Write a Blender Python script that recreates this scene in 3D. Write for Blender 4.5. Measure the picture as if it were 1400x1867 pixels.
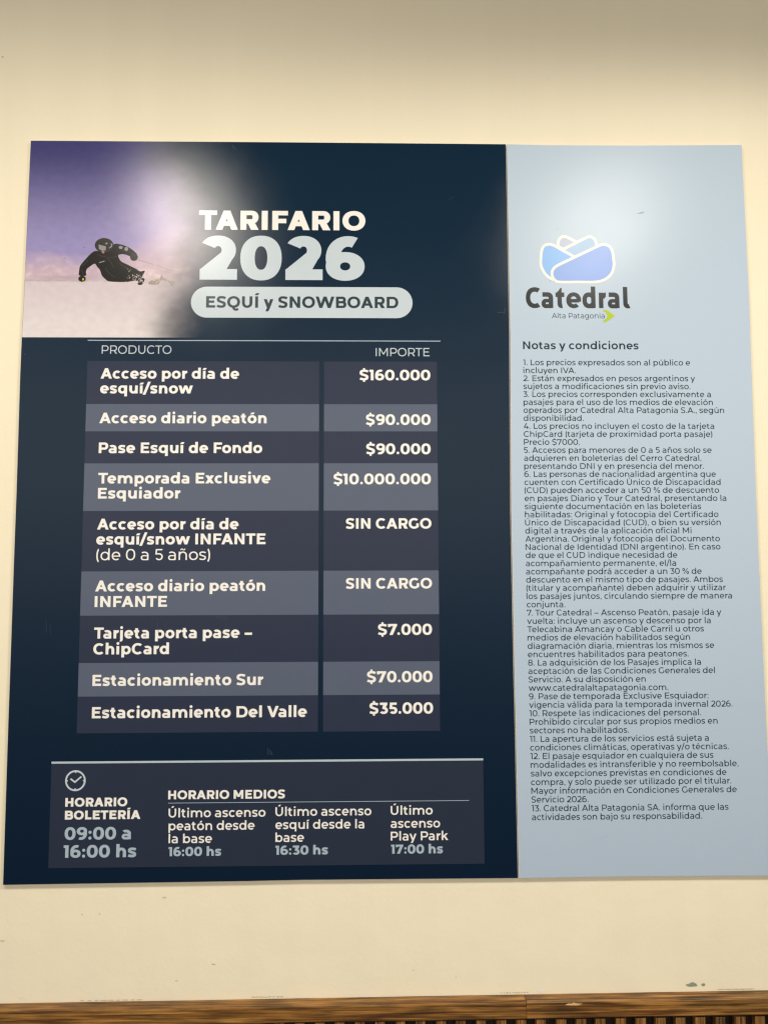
import bpy, bmesh, math, random
from mathutils import Vector, noise

sc = bpy.context.scene
col = sc.collection
for _o in list(bpy.data.objects):
    bpy.data.objects.remove(_o)

# ---------------------------------------------------------------- camera, world, lamps, exposure
# World: X right along the wall, Z up, wall face at y = 0, viewer on the -Y side; metres.
CAM_LOC = (-0.03267, -1.24438, 1.57496)
CAM_ROT = (1.651865, 0.003225, -0.018405)

cam_d = bpy.data.cameras.new('camera')
cam_d.sensor_fit = 'HORIZONTAL'; cam_d.sensor_width = 36.0; cam_d.lens = 36.0
cam_d.clip_start = 0.02; cam_d.clip_end = 60
cam = bpy.data.objects.new('camera', cam_d); col.objects.link(cam)
cam.location = CAM_LOC; cam.rotation_euler = CAM_ROT
sc.camera = cam

world = bpy.data.worlds.new('World'); sc.world = world; world.use_nodes = True
wnt = world.node_tree; wb = wnt.nodes['Background']
# the unlit room around: dim floor, a lit band of far wall and ceiling, darker overhead
_tc = wnt.nodes.new('ShaderNodeTexCoord'); _sp = wnt.nodes.new('ShaderNodeSeparateXYZ'); _ma = wnt.nodes.new('ShaderNodeMapRange')
_ma.inputs['From Min'].default_value = -1; _ma.inputs['From Max'].default_value = 1
_cr = wnt.nodes.new('ShaderNodeValToRGB')
wnt.links.new(_tc.outputs['Generated'], _sp.inputs['Vector']); wnt.links.new(_sp.outputs['Z'], _ma.inputs['Value'])
wnt.links.new(_ma.outputs['Result'], _cr.inputs['Fac']); wnt.links.new(_cr.outputs['Color'], wb.inputs['Color'])
ROOM = [(0, (.20, .15, .09)), (.27, (.17, .13, .08)), (.325, (.06, .056, .05)), (.46, (.36, .345, .32)), (.53, (1.38, 1.33, 1.24)), (.60, (1.75, 1.69, 1.58)), (.66, (.70, .67, .62)),
        (.71, (.14, .13, .11)), (.80, (.11, .09, .065)), (1, (.15, .115, .075))]
for _i, (_p, _v) in enumerate(ROOM):
    _e = _cr.color_ramp.elements[_i] if _i < 1 else (_cr.color_ramp.elements[-1] if _i == len(ROOM)-1 else _cr.color_ramp.elements.new(_p))
    _e.position = _p; _e.color = _v + (1,)
wb.inputs['Strength'].default_value = 1.13

def ceiling_lamp(name, loc, power, size, color, target, cut):
    """round down-light; its rim cuts the beam off towards the horizontal (cut = cosines of that edge)"""
    l = bpy.data.lights.new(name, 'AREA'); l.shape = 'ELLIPSE'; l.size, l.size_y = size
    l.energy = power; l.color = color; l.use_nodes = True
    nt = l.node_tree; em = nt.nodes['Emission']
    ge = nt.nodes.new('ShaderNodeNewGeometry'); dt = nt.nodes.new('ShaderNodeVectorMath'); dt.operation = 'DOT_PRODUCT'
    ab = nt.nodes.new('ShaderNodeMath'); ab.operation = 'ABSOLUTE'
    mr = nt.nodes.new('ShaderNodeMapRange'); mr.interpolation_type = 'SMOOTHSTEP'
    mr.inputs['From Min'].default_value = cut[0]; mr.inputs['From Max'].default_value = cut[1]
    nt.links.new(ge.outputs['Incoming'], dt.inputs[0]); nt.links.new(ge.outputs['Normal'], dt.inputs[1])
    nt.links.new(dt.outputs['Value'], ab.inputs[0]); nt.links.new(ab.outputs['Value'], mr.inputs['Value'])
    nt.links.new(mr.outputs['Result'], em.inputs['Strength'])
    o = bpy.data.objects.new(name, l); col.objects.link(o); o.location = loc
    o.rotation_euler = (Vector(target) - Vector(loc)).to_track_quat('-Z', 'Y').to_euler()    # local X stays along the wall
    return o
WARM = (1.0, 0.93, 0.82)
ceiling_lamp('ceiling_lamp', (-0.625, -1.244, 2.742), 25.0, (0.50, 0.11), WARM, (-0.66, -1.244, 0), (.03, .32))
ceiling_lamp('ceiling_lamp', (0.735, -1.244, 2.74), 30, (0.34, 0.24), WARM, (0.56, -1.244, 0), (.175, .34))

sc.render.filter_size = 1.2
try: sc.cycles.filter_width = 1.3
except Exception: pass
sc.view_settings.view_transform = 'Standard'; sc.view_settings.look = 'None'
sc.view_settings.exposure = 0.0; sc.view_settings.gamma = 1.0
sc.view_settings.use_curve_mapping = False

# ---------------------------------------------------------------- helpers
def lin(r, g, b):
    def f(c):
        c /= 255.0
        return c/12.92 if c <= .04045 else ((c + .055)/1.055)**2.4
    return (f(r), f(g), f(b), 1.0)

def obj(name, bm, mat, parent=None, smooth=False):
    me = bpy.data.meshes.new(name); bm.to_mesh(me); bm.free()
    for m in (mat if isinstance(mat, (list, tuple)) else [mat]): me.materials.append(m)
    if smooth:
        for f in me.polygons: f.use_smooth = True
    o = bpy.data.objects.new(name, me); col.objects.link(o)
    if parent:
        o.parent = parent
        off = parent.location.copy()
        q = parent.parent
        while q: off += q.location; q = q.parent
        o.location = -off if off.length else (0, 0, 0)
    return o

def thing(name, label, cat, loc):
    o = bpy.data.objects.new(name, None); col.objects.link(o)
    o.location = loc; o['label'] = label; o['category'] = cat
    o.empty_display_size = .05
    return o

def mat_new(name):
    m = bpy.data.materials.new(name); m.use_nodes = True
    return m, m.node_tree, m.node_tree.nodes['Principled BSDF']

def node(nt, kind, **kw):
    n = nt.nodes.new(kind)
    for k, v in kw.items(): setattr(n, k, v)
    return n

def gloss_texture(nt, b, rough, spec):
    """satin laminate: a faint orange-peel and slightly uneven sheen"""
    tc = node(nt, 'ShaderNodeTexCoord')
    n = node(nt, 'ShaderNodeTexNoise'); n.inputs['Scale'].default_value = 9; n.inputs['Detail'].default_value = 6
    nt.links.new(tc.outputs['Object'], n.inputs['Vector'])
    mr = node(nt, 'ShaderNodeMapRange')
    mr.inputs['To Min'].default_value = rough - .03; mr.inputs['To Max'].default_value = rough + .03
    nt.links.new(n.outputs['Fac'], mr.inputs['Value'])
    w = node(nt, 'ShaderNodeTexNoise'); w.inputs['Scale'].default_value = 14; w.inputs['Detail'].default_value = 2
    bp = node(nt, 'ShaderNodeBump'); bp.inputs['Strength'].default_value = .05; bp.inputs['Distance'].default_value = .002
    nt.links.new(tc.outputs['Object'], w.inputs['Vector'])
    nt.links.new(w.outputs['Fac'], bp.inputs['Height']); nt.links.new(bp.outputs['Normal'], b.inputs['Normal'])
    b.inputs['Specular IOR Level'].default_value = 0.0; b.inputs['Roughness'].default_value = .6
    g = node(nt, 'ShaderNodeBsdfGlossy', distribution='BECKMANN'); ms = node(nt, 'ShaderNodeMixShader')
    nt.links.new(mr.outputs['Result'], g.inputs['Roughness']); nt.links.new(bp.outputs['Normal'], g.inputs['Normal'])
    ms.inputs['Fac'].default_value = spec
    nt.links.new(b.outputs['BSDF'], ms.inputs[1]); nt.links.new(g.outputs['BSDF'], ms.inputs[2])
    nt.links.new(ms.outputs['Shader'], nt.nodes['Material Output'].inputs['Surface'])

ROUGH, SPEC = .243, .0190
PALE = dict(rough=.27, spec=.0105)     # the pale board's laminate is duller
def print_mat(name, rgb, var=.04, rough=None, spec=None):
    """printed, laminated colour with a slight ink variation"""
    m, nt, b = mat_new(name)
    tc = node(nt, 'ShaderNodeTexCoord')
    n = node(nt, 'ShaderNodeTexNoise'); n.inputs['Scale'].default_value = 30; n.inputs['Detail'].default_value = 4
    mx = node(nt, 'ShaderNodeMix', data_type='RGBA')
    c = rgb
    mx.inputs['A'].default_value = (c[0]*(1-var), c[1]*(1-var), c[2]*(1-var), 1)
    mx.inputs['B'].default_value = (c[0]*(1+var), c[1]*(1+var), c[2]*(1+var), 1)
    nt.links.new(tc.outputs['Object'], n.inputs['Vector']); nt.links.new(n.outputs['Fac'], mx.inputs['Factor'])
    nt.links.new(mx.outputs['Result'], b.inputs['Base Color'])
    gloss_texture(nt, b, rough or ROUGH, SPEC if spec is None else spec)
    return m

# ---------------------------------------------------------------- materials
def wall_material():
    m, nt, b = mat_new('cream_wall_paint')
    tc = node(nt, 'ShaderNodeTexCoord')
    big = node(nt, 'ShaderNodeTexNoise'); big.inputs['Scale'].default_value = 2.2; big.inputs['Detail'].default_value = 5
    nt.links.new(tc.outputs['Object'], big.inputs['Vector'])
    mx = node(nt, 'ShaderNodeMix', data_type='RGBA')
    mx.inputs['A'].default_value = (.785, .71, .535, 1); mx.inputs['B'].default_value = (.835, .76, .58, 1)
    nt.links.new(big.outputs['Fac'], mx.inputs['Factor'])
    # faint vertical roller bands
    mp = node(nt, 'ShaderNodeMapping'); mp.inputs['Scale'].default_value = (7.0, 1.0, .25)
    st = node(nt, 'ShaderNodeTexNoise'); st.inputs['Scale'].default_value = 3; st.inputs['Detail'].default_value = 3
    nt.links.new(tc.outputs['Object'], mp.inputs['Vector']); nt.links.new(mp.outputs['Vector'], st.inputs['Vector'])
    mr = node(nt, 'ShaderNodeMapRange'); mr.inputs['To Min'].default_value = .97; mr.inputs['To Max'].default_value = 1.03
    nt.links.new(st.outputs['Fac'], mr.inputs['Value'])
    ml = node(nt, 'ShaderNodeVectorMath', operation='SCALE')
    nt.links.new(mx.outputs['Result'], ml.inputs[0]); nt.links.new(mr.outputs['Result'], ml.inputs['Scale'])
    nt.links.new(ml.outputs['Vector'], b.inputs['Base Color'])
    b.inputs['Roughness'].default_value = .62; b.inputs['Specular IOR Level'].default_value = .3
    fine = node(nt, 'ShaderNodeTexNoise'); fine.inputs['Scale'].default_value = 160; fine.inputs['Detail'].default_value = 4
    low = node(nt, 'ShaderNodeTexNoise'); low.inputs['Scale'].default_value = 7; low.inputs['Detail'].default_value = 3
    nt.links.new(tc.outputs['Object'], fine.inputs['Vector']); nt.links.new(tc.outputs['Object'], low.inputs['Vector'])
    ad = node(nt, 'ShaderNodeMath', operation='MULTIPLY_ADD'); ad.inputs[1].default_value = 12.0
    nt.links.new(low.outputs['Fac'], ad.inputs[0]); nt.links.new(fine.outputs['Fac'], ad.inputs[2])
    bp = node(nt, 'ShaderNodeBump'); bp.inputs['Strength'].default_value = .32; bp.inputs['Distance'].default_value = .0009
    nt.links.new(ad.outputs['Value'], bp.inputs['Height']); nt.links.new(bp.outputs['Normal'], b.inputs['Normal'])
    return m

def wood_material(name, dark, mid, light, along='X', scale=1.0):
    m, nt, b = mat_new(name)
    tc = node(nt, 'ShaderNodeTexCoord'); mp = node(nt, 'ShaderNodeMapping')
    mp.inputs['Scale'].default_value = (3.4, 110, 165) if along == 'X' else (190, 120, 5.0)
    oi = node(nt, 'ShaderNodeObjectInfo'); of = node(nt, 'ShaderNodeVectorMath', operation='SCALE'); of.inputs[0].default_value = (3.1, 1.7, 2.3)
    nt.links.new(oi.outputs['Random'], of.inputs['Scale'])
    av = node(nt, 'ShaderNodeVectorMath', operation='ADD'); nt.links.new(tc.outputs['Object'], av.inputs[0]); nt.links.new(of.outputs['Vector'], av.inputs[1])
    nt.links.new(av.outputs['Vector'], mp.inputs['Vector'])
    n = node(nt, 'ShaderNodeTexNoise'); n.inputs['Scale'].default_value = 1.6*scale; n.inputs['Detail'].default_value = 8
    n.inputs['Roughness'].default_value = .62; n.inputs['Distortion'].default_value = .7
    nt.links.new(mp.outputs['Vector'], n.inputs['Vector'])
    cr = node(nt, 'ShaderNodeValToRGB')
    e = cr.color_ramp.elements
    e[0].position = .40; e[0].color = dark; e[1].position = .62; e[1].color = light
    k = cr.color_ramp.elements.new(.5); k.color = mid
    nt.links.new(n.outputs['Fac'], cr.inputs['Fac'])
    # blotches: unevenly soaked stain
    bl = node(nt, 'ShaderNodeTexNoise'); bl.inputs['Scale'].default_value = 1.0; bl.inputs['Detail'].default_value = 4
    mp2 = node(nt, 'ShaderNodeMapping'); mp2.inputs['Scale'].default_value = (14, 60, 110) if along == 'X' else (40, 30, 9)
    nt.links.new(av.outputs['Vector'], mp2.inputs['Vector']); nt.links.new(mp2.outputs['Vector'], bl.inputs['Vector'])
    r2 = node(nt, 'ShaderNodeMapRange'); r2.inputs['From Min'].default_value = .35; r2.inputs['From Max'].default_value = .62
    r2.inputs['To Min'].default_value = .45; r2.inputs['To Max'].default_value = 1.2
    nt.links.new(bl.outputs['Fac'], r2.inputs['Value'])
    sc_ = node(nt, 'ShaderNodeVectorMath', operation='SCALE')
    nt.links.new(cr.outputs['Color'], sc_.inputs[0]); nt.links.new(r2.outputs['Result'], sc_.inputs['Scale'])
    nt.links.new(sc_.outputs['Vector'], b.inputs['Base Color'])
    b.inputs['Roughness'].default_value = .42; b.inputs['Specular IOR Level'].default_value = .4
    bp = node(nt, 'ShaderNodeBump'); bp.inputs['Strength'].default_value = .35; bp.inputs['Distance'].default_value = .0008
    nt.links.new(n.outputs['Fac'], bp.inputs['Height']); nt.links.new(bp.outputs['Normal'], b.inputs['Normal'])
    return m

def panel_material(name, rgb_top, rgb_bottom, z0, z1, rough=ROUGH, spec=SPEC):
    """flood-printed face: base colour goes from a lighter top tone to a darker bottom one"""
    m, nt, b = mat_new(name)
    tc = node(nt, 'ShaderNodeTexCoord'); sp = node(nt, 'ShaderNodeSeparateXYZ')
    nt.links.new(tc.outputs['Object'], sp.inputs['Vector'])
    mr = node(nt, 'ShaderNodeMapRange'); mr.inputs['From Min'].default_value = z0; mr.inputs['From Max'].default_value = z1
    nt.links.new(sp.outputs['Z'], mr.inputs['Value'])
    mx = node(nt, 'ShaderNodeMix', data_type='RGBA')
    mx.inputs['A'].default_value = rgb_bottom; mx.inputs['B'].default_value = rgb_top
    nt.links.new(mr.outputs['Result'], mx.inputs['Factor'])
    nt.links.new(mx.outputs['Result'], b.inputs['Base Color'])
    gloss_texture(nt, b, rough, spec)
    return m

M_wall = wall_material()
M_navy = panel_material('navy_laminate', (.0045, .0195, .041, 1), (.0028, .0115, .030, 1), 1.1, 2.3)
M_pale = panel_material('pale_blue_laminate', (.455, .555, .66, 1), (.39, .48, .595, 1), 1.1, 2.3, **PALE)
M_core, _nt, _b = mat_new('white_foam_core'); _b.inputs['Base Color'].default_value = (.72, .69, .63, 1); _b.inputs['Roughness'].default_value = .8
M_white = print_mat('warm_white_ink', (.80, .78, .74, 1))
M_ice = print_mat('ice_blue_ink', (.50, .57, .62, 1))
M_bar = print_mat('accent_bar_ink', (.42, .50, .56, 1))
M_icetext = print_mat('grey_blue_ink', (.36, .45, .53, 1))
M_slate = print_mat('slate_ink', (.030, .048, .060, 1))
M_cellA = print_mat('dark_slate_cell_ink', (.0245, .032, .060, 1))
M_cellB = print_mat('grey_cell_ink', (.090, .110, .160, 1))
M_hours = print_mat('dark_blue_grey_ink', (.022, .030, .054, 1))
M_note = print_mat('blue_black_ink', (.022, .038, .052, 1), **PALE)
M_logo = print_mat('charcoal_ink', (.022, .026, .028, 1), **PALE)
M_lime = print_mat('lime_ink', lin(168, 190, 45), **PALE)
M_cream = print_mat('white_outline_ink', (.76, .75, .70, 1), **PALE)
M_petal = [print_mat('petal_grey_blue_ink', lin(172, 184, 202), **PALE), print_mat('petal_pale_blue_ink', lin(158, 186, 216), **PALE),
           print_mat('petal_sky_blue_ink', lin(134, 178, 230), **PALE), print_mat('petal_blue_ink', lin(136, 164, 222), **PALE)]
M_suit = print_mat('black_suit_ink', (.020, .018, .016, 1), .2)
M_helmet = print_mat('grey_helmet_ink', (.038, .036, .030, 1), .15)
M_gog = print_mat('goggle_grey_ink', (.26, .25, .26, 1), .1)
M_pink = print_mat('face_pink_ink', (.45, .14, .16, 1))
M_spray = print_mat('ski_brown_ink', (.33, .26, .24, 1), .3)  # brownish grey of the printed skis and pole
M_scr = print_mat('scratch_grey', (.055, .068, .080, 1), .1, .5, .01)
M_rail = wood_material('stained_rail_wood', (.085, .031, .007, 1), (.225, .098, .019, 1), (.36, .185, .046, 1))
M_batten = wood_material('stained_batten_wood', (.06, .022, .006, 1), (.19, .085, .018, 1), (.30, .15, .04, 1), 'Z')
M_back = wood_material('dark_backing_wood', (.008, .003, .001, 1), (.018, .006, .002, 1), (.03, .011, .004, 1), 'Z')

# ---------------------------------------------------------------- lettering
# A geometric sans drawn from strokes: every glyph is a list of pieces
# (quads / polygons) on a 1000-unit em, cap height 700, x-height 530.
XH = 530.0
def _rect(x0, y0, x1, y1):
    return [[(x0, y0), (x1, y0), (x1, y1), (x0, y1)]]
def _diag(xb, yb, xt, yt, th):
    return [[(xb - th/2, yb), (xb + th/2, yb), (xt + th/2, yt), (xt - th/2, yt)]]
def _se(c, n):
    return math.copysign(abs(c) ** (2.0/n), c)
def _arc(cx, cy, rx, ry, a0, a1, v, t, n=2.12, k=None):
    k = k or max(6, int(abs(a1 - a0)/10))
    out, inn = [], []
    for i in range(k + 1):
        a = math.radians(a0 + (a1 - a0)*i/k)
        c, s = _se(math.cos(a), n), _se(math.sin(a), n)
        out.append((cx + rx*c, cy + ry*s))
        inn.append((cx + max(rx - v, 4)*c, cy + max(ry - t, 4)*s))
    q = []
    for i in range(k):
        f = [inn[i], out[i], out[i+1], inn[i+1]]
        q.append(f if a1 > a0 else f[::-1])
    return [q]                       # one piece = list of quads
def _ring(x0, y0, x1, y1, v, t, n=2.12):
    return _arc((x0+x1)/2, (y0+y1)/2, (x1-x0)/2, (y1-y0)/2, 0, 360, v, t, n, 40)
def _disc(cx, cy, r):
    return [[(cx + r*math.cos(i*math.pi/8), cy + r*math.sin(i*math.pi/8)) for i in range(16)]]
def _bez(p0, p1, p2, p3, k=10):
    o = []
    for i in range(k + 1):
        u = i/k; w = 1 - u
        o.append(tuple(w*w*w*a + 3*w*w*u*b + 3*w*u*u*c + u*u*u*d for a, b, c, d in zip(p0, p1, p2, p3)))
    return o
def _pen(pts, v, t):
    p = [pts[0]]
    for q in pts[1:]:
        if (q[0]-p[-1][0])**2 + (q[1]-p[-1][1])**2 > 1: p.append(q)
    l, r = [], []
    for i in range(len(p)):
        a, b = p[max(i-1, 0)], p[min(i+1, len(p)-1)]
        dx, dy = b[0]-a[0], b[1]-a[1]; d = math.hypot(dx, dy) or 1
        nx, ny = -dy/d, dx/d
        m = math.hypot(v*nx, t*ny)/2 or 1
        ox, oy = nx*m, ny*m
        l.append((p[i][0]+ox, p[i][1]+oy)); r.append((p[i][0]-ox, p[i][1]-oy))
    return [[[r[i], r[i+1], l[i+1], l[i]] for i in range(len(p)-1)]]
def _bowl(x0, y0, x1, y1, v, t):
    ry = (y1-y0)/2; rx = min(ry*1.02, (x1-x0)*.8); xm = x1-rx
    return (_rect(x0, y0, xm+1, y0+t) + _rect(x0, y1-t, xm+1, y1)
            + _arc(xm, (y0+y1)/2, rx, ry, -90, 90, v, t))
def _ess(x0, x1, y0, y1, v, t):
    W, H = x1-x0, y1-y0; xm = (x0+x1)/2; ym = (y0+y1)/2
    L = x0 + .02*W + v/2; yT = y1 - t/2
    d = (yT - ym)
    top = _bez((x1-.07*W, y1-.125*H-t*.28), (x1-.2*W, yT-.02*H), (xm+.16*W, yT), (xm, yT))
    top += _bez((xm, yT), (xm-.23*W, yT), (L, yT-.16*d), (L, ym+.52*d))
    top += _bez((L, ym+.52*d), (L, ym+.12*d), (xm-.2*W, ym+.07*H), (xm, ym))
    bot = [(2*xm-x, 2*ym-y) for x, y in top[::-1]]
    return _pen(top + bot, v, t)
def _flip(pieces, cx, cy):
    def f(q):
        return [(2*cx-x, 2*cy-y) for x, y in q]
    o = []
    for p in pieces:
        o.append([f(q) for q in p] if isinstance(p[0][0], (tuple, list)) else f(p))
    return o
def _acute(cx, y, v, s=1.0):
    return _diag(cx - 25, y, cx + 60, y + 125, v*1.1 + 10)

def glyph(ch, v):
    """advance, pieces for one character with stem width v"""
    r = .90 - .13*min(max((v-84)/130.0, 0), 1)
    t = v*r; e = (v-84)*.52; th = v*1.10
    s = max(18, 88 - (v-84)*.18)        # straight side bearing
    o_ = max(12, 46 - (v-84)*.14)       # round side bearing
    acc = {'á': 'a', 'é': 'e', 'í': 'ı', 'ó': 'o', 'ú': 'u', 'Í': 'I', 'Ú': 'U', 'ñ': 'n', 'Á': 'A'}
    if ch in acc:
        a, p = glyph(acc[ch], v)
        if ch == 'ñ':
            c = a/2; q = 1.0
            p = p + _pen(_bez((c-130, 625), (c-90, 740), (c-20, 700), (c, 672)) + _bez((c, 672), (c+40, 620), (c+95, 615), (c+130, 715)), v*.72, t*.72)
        else:
            p = p + _acute(a/2 + 5, 770 if ch in 'ÍÚÁ' else 595, v)
        return a, p
    if ch == ' ': return 258, []
    if ch == 'A':
        W = 715+e
        return W+14, [[(x+7, y) for x, y in q] for q in _diag(th/2, 0, W/2, 700, th) + _diag(W-th/2, 0, W/2, 700, th) + _rect(W*.2+v*.3, 160-t*.1, W*.8-v*.3, 160+t*.9)]
    if ch in 'BDEFHILMNPRU':
        x0 = s + 15
        st = _rect(x0, 0, x0+v, 700)
        if ch == 'I': return 2*x0+v, st
        if ch == 'H':
            W = 606+e; return 2*x0+W, st + _rect(x0+W-v, 0, x0+W, 700) + _rect(x0, 350-t/2, x0+W, 350+t/2)
        if ch == 'N':
            W = 606+e; return 2*x0+W, st + _rect(x0+W-v, 0, x0+W, 700) + [[(x0, 700), (x0+W-v, 0), (x0+W, 0), (x0+v, 700)]]
        if ch == 'M':
            W = 749+e; m = x0+W/2; yb = 150
            return 2*x0+W, st + _rect(x0+W-v, 0, x0+W, 700) + _diag(m, yb, x0+v*.55, 700, v*1.05) + _diag(m, yb, x0+W-v*.55, 700, v*1.05)
        if ch == 'L':
            W = 468+e*.8; return x0+W+28, st + _rect(x0, 0, x0+W, t)
        if ch in 'EF':
            W = (517 if ch == 'E' else 500)+e*.8
            p = st + _rect(x0, 700-t, x0+W, 700) + _rect(x0, (365 if ch == 'E' else 330)-t/2, x0+W*.9, (365 if ch == 'E' else 330)+t/2)
            if ch == 'E': p += _rect(x0, 0, x0+W+8, t)
            return x0+W+(52 if ch == 'E' else 30), p
        if ch == 'D':
            W = 672+e
            ry, rx = 350, 345
            return x0+W+o_, st + _rect(x0, 0, x0+W-rx+1, t) + _rect(x0, 700-t, x0+W-rx+1, 700) + _arc(x0+W-rx, 350, rx, ry, -90, 90, v, t)
        if ch == 'B':
            W = 600+e
            return x0+W+o_, st + _bowl(x0, 355-t/2, x0+W*.95, 700, v, t) + _bowl(x0, 0, x0+W, 355+t/2, v, t)
        if ch == 'P':
            W = 572+e; return x0+W+o_*.8, st + _bowl(x0, 225, x0+W, 700, v, t)
        if ch == 'R':
            W = 572+e
            return x0+W+o_*.8+10, st + _bowl(x0, 225, x0+W, 700, v, t) + [[(x0+W-th*1.12, 0), (x0+W+8, 0), (x0+W*.62+th*.5, 250), (x0+W*.62-th*.62, 250)]]
        if ch == 'U':
            W = 593+e; rx = W/2
            return 2*x0+W, _rect(x0, 300, x0+v, 700) + _rect(x0+W-v, 300, x0+W, 700) + _arc(x0+rx, 300, rx, 310, 180, 360, v, t)
    if ch in 'OQ0':
        W = (744 if ch != '0' else 567)+e
        p = _ring(o_, -10, o_+W, 710, v, t, 2.12 if ch != '0' else 2.25)
        if ch == 'Q':
            c = o_+W/2
            p += _pen(_bez((c-10, 40), (c+10, -130), (c+150, -165), (c+W*.36, -75)), v*.9, t*.9)
        return W+2*o_, p
    if ch in 'CG':
        W = 655+e; rx = (W+60)/2; cx = o_+rx
        p = _arc(cx, 350, rx, 360, 46, 314, v, t)
        if ch == 'G':
            p = _arc(cx, 350, rx, 360, 46, 316, v, t) + _rect(o_+W-v*.96, 95, o_+W, 352)
            return W+o_+s*.85, p
        return W+o_+22, p
    if ch == 'S': 
        W = 540+e; return W+70, _ess(35, 35+W, -10, 710, v, t)
    if ch == '$':
        W = 545+e; c = 35+W/2
        return W+70, _ess(35, 35+W, -10, 710, v, t) + _rect(c-v*.36, -108, c+v*.36, 30) + _rect(c-v*.36, 670, c+v*.36, 808)
    if ch == 'T':
        W = 571+e; return W+20, _rect(10, 700-t, 10+W, 700) + _rect(10+W/2-v/2, 0, 10+W/2+v/2, 700)
    if ch == 'V':
        W = 693+e; return W+12, _diag(6+W/2, 0, 6+th/2, 700, th) + _diag(6+W/2, 0, 6+W-th/2, 700, th)
    if ch == 'W':
        W = 1080+e*1.5; a = 12; h = th*.96
        x = [a+h/2, a+W*.275, a+W*.5, a+W*.725, a+W-h/2]
        return W+24, _diag(x[1], 0, x[0], 700, h) + _diag(x[1], 0, x[2], 700, h) + _diag(x[3], 0, x[2], 700, h) + _diag(x[3], 0, x[4], 700, h)
    # digits
    if ch == '1':
        W = 245+e*.6; x0 = 8; return W+s+12, _rect(x0+W-v, 0, x0+W, 700) + _rect(x0, 700-t, x0+W, 700)
    if ch == '2':
        W = 510+e; x0 = 24; x1 = x0+W; rx = .475*W; ry = 235; cx = x1-.035*W-rx; cy = 710-ry
        a1 = math.radians(-38); c, sn = _se(math.cos(a1), 2.12), _se(math.sin(a1), 2.12)
        O = (cx+rx*c, cy+ry*sn); I = (cx+(rx-v)*c, cy+(ry-t)*sn)
        return W+45, (_arc(cx, cy, rx, ry, 152, -38, v, t, 2.12, 22) + _rect(x0+8, 0, x1, t)
                + [[(x0+8, t*.5), (x0+8+th*1.5, t*.5), O, I, (x0+8, t*.95)]])
    if ch == '3':
        W = 505+e; x0 = 18; x1 = x0+W; ry = 222; rx = W*.5; cx = x1-rx
        return W+45, (_rect(x0+.06*W, 700-t, x1-.07*W, 700) + [[(x0+.36*W, 405), (x0+.36*W+th*1.05, 405), (x1-.07*W, 700-t*.8), (x1-.07*W-th*1.35, 700-t*.8)]]
                + _arc(cx, 212, rx, ry, -148, 104, v, t) + _rect(x0+.36*W, 434-t, cx+10, 434))
    if ch == '4':
        W = 600+e; x0 = 25; x1 = x0+W; sx = x1-.2*W
        return W+50, (_diag(x0+th*.55, 150, x0+.56*W, 700, th*1.1) + _rect(x0+4, 145, x1, 145+t) + _rect(sx-v, 0, sx, 350))
    if ch == '5':
        W = 500+e; x0 = 28; x1 = x0+W; ry = 222; rx = W*.46; cx = x1-rx
        return W+55, (_rect(x0+.13*W, 700-t, x1-.07*W, 700) + [[(x0+.08*W, 434-t), (x0+.08*W+v, 434-t), (x0+.13*W+v*.92, 700-t*.5), (x0+.13*W, 700-t*.5)]]
                + _rect(x0+.08*W+v*.5, 434-t, cx+6, 434) + _arc(cx, 212, rx, ry, -150, 90, v, t))
    if ch in '69':
        W = 530+e; x0 = o_; x1 = x0+W
        p = _ring(x0, -10, x1, 452, v, t*.97) + _arc(x0+W*.58, 350, W*.58, 360, 66, 205, v, t, 2.1)
        if ch == '9': p = _flip(p, x0+W/2, 350)
        return W+2*o_-6, p
    if ch == '7':
        W = 540+e; x0 = 22; x1 = x0+W
        return W+44, _rect(x0, 700-t, x1, 700) + _rect(x0, 505, x0+v*.92, 700) + _diag(x0+.34*W, 0, x1-th*.55, 700-t*.5, th*1.08)
    if ch == '8':
        W = 540+e; x0 = o_
        return W+2*o_, _ring(x0+.05*W, 360-t*.55, x0+.95*W, 710, v*.95, t*.92) + _ring(x0, -10, x0+W, 385+t*.2, v, t*.95)
    # punctuation
    d = 50 + (v-84)*.38
    if ch == '.': return 2*d+120*.9, _disc(d+54, d-4, d)
    if ch == ':': return 2*d+108, _disc(d+54, d-4, d) + _disc(d+54, XH-d-30, d)
    if ch == ',': return 2*d+108, _disc(d+54, d-4, d) + [[(d+14, -125), (d+58, -125), (d+104, d*.7), (d+54, d*.5)]]
    if ch == '/': return 352+e, _diag(30, -85, 320+e, 785, v*1.0)
    if ch == '–': return 560, _rect(40, 262-t/2, 520, 262+t/2)
    if ch in '()':
        p = _arc(300, 295, 215, 490, 116, 244, v, v*1.3, 2.0, 14)
        if ch == ')': p = _flip(p, 150, 295)
        return 300, p
    if ch == '%':
        return 831+e, _ring(30, 340, 330+e*.4, 710, v*.85, t*.85) + _ring(500+e*.4, -10, 800+e*.8, 360, v*.85, t*.85) + _diag(185, 0, 650+e, 700, v*.85)
    # lower case
    if ch in 'oe':
        W = (545 if ch == 'o' else 525)+e; x0 = o_-2; x1 = x0+W
        if ch == 'o': return W+2*o_-4, _ring(x0, -8, x1, 538, v, t)
        rx, ry = W/2, 273
        return W+2*o_-6, _arc(x0+rx, 265, rx, ry, -10, 312, v, t) + _rect(x0+v*.5, 265-t*.55, x1-v*.45, 265+t*.33)
    if ch == 'c':
        W = 490+e; rx = (W+45)/2
        return W+o_+16, _arc(o_+rx, 265, rx, 273, 46, 314, v, t)
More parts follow.
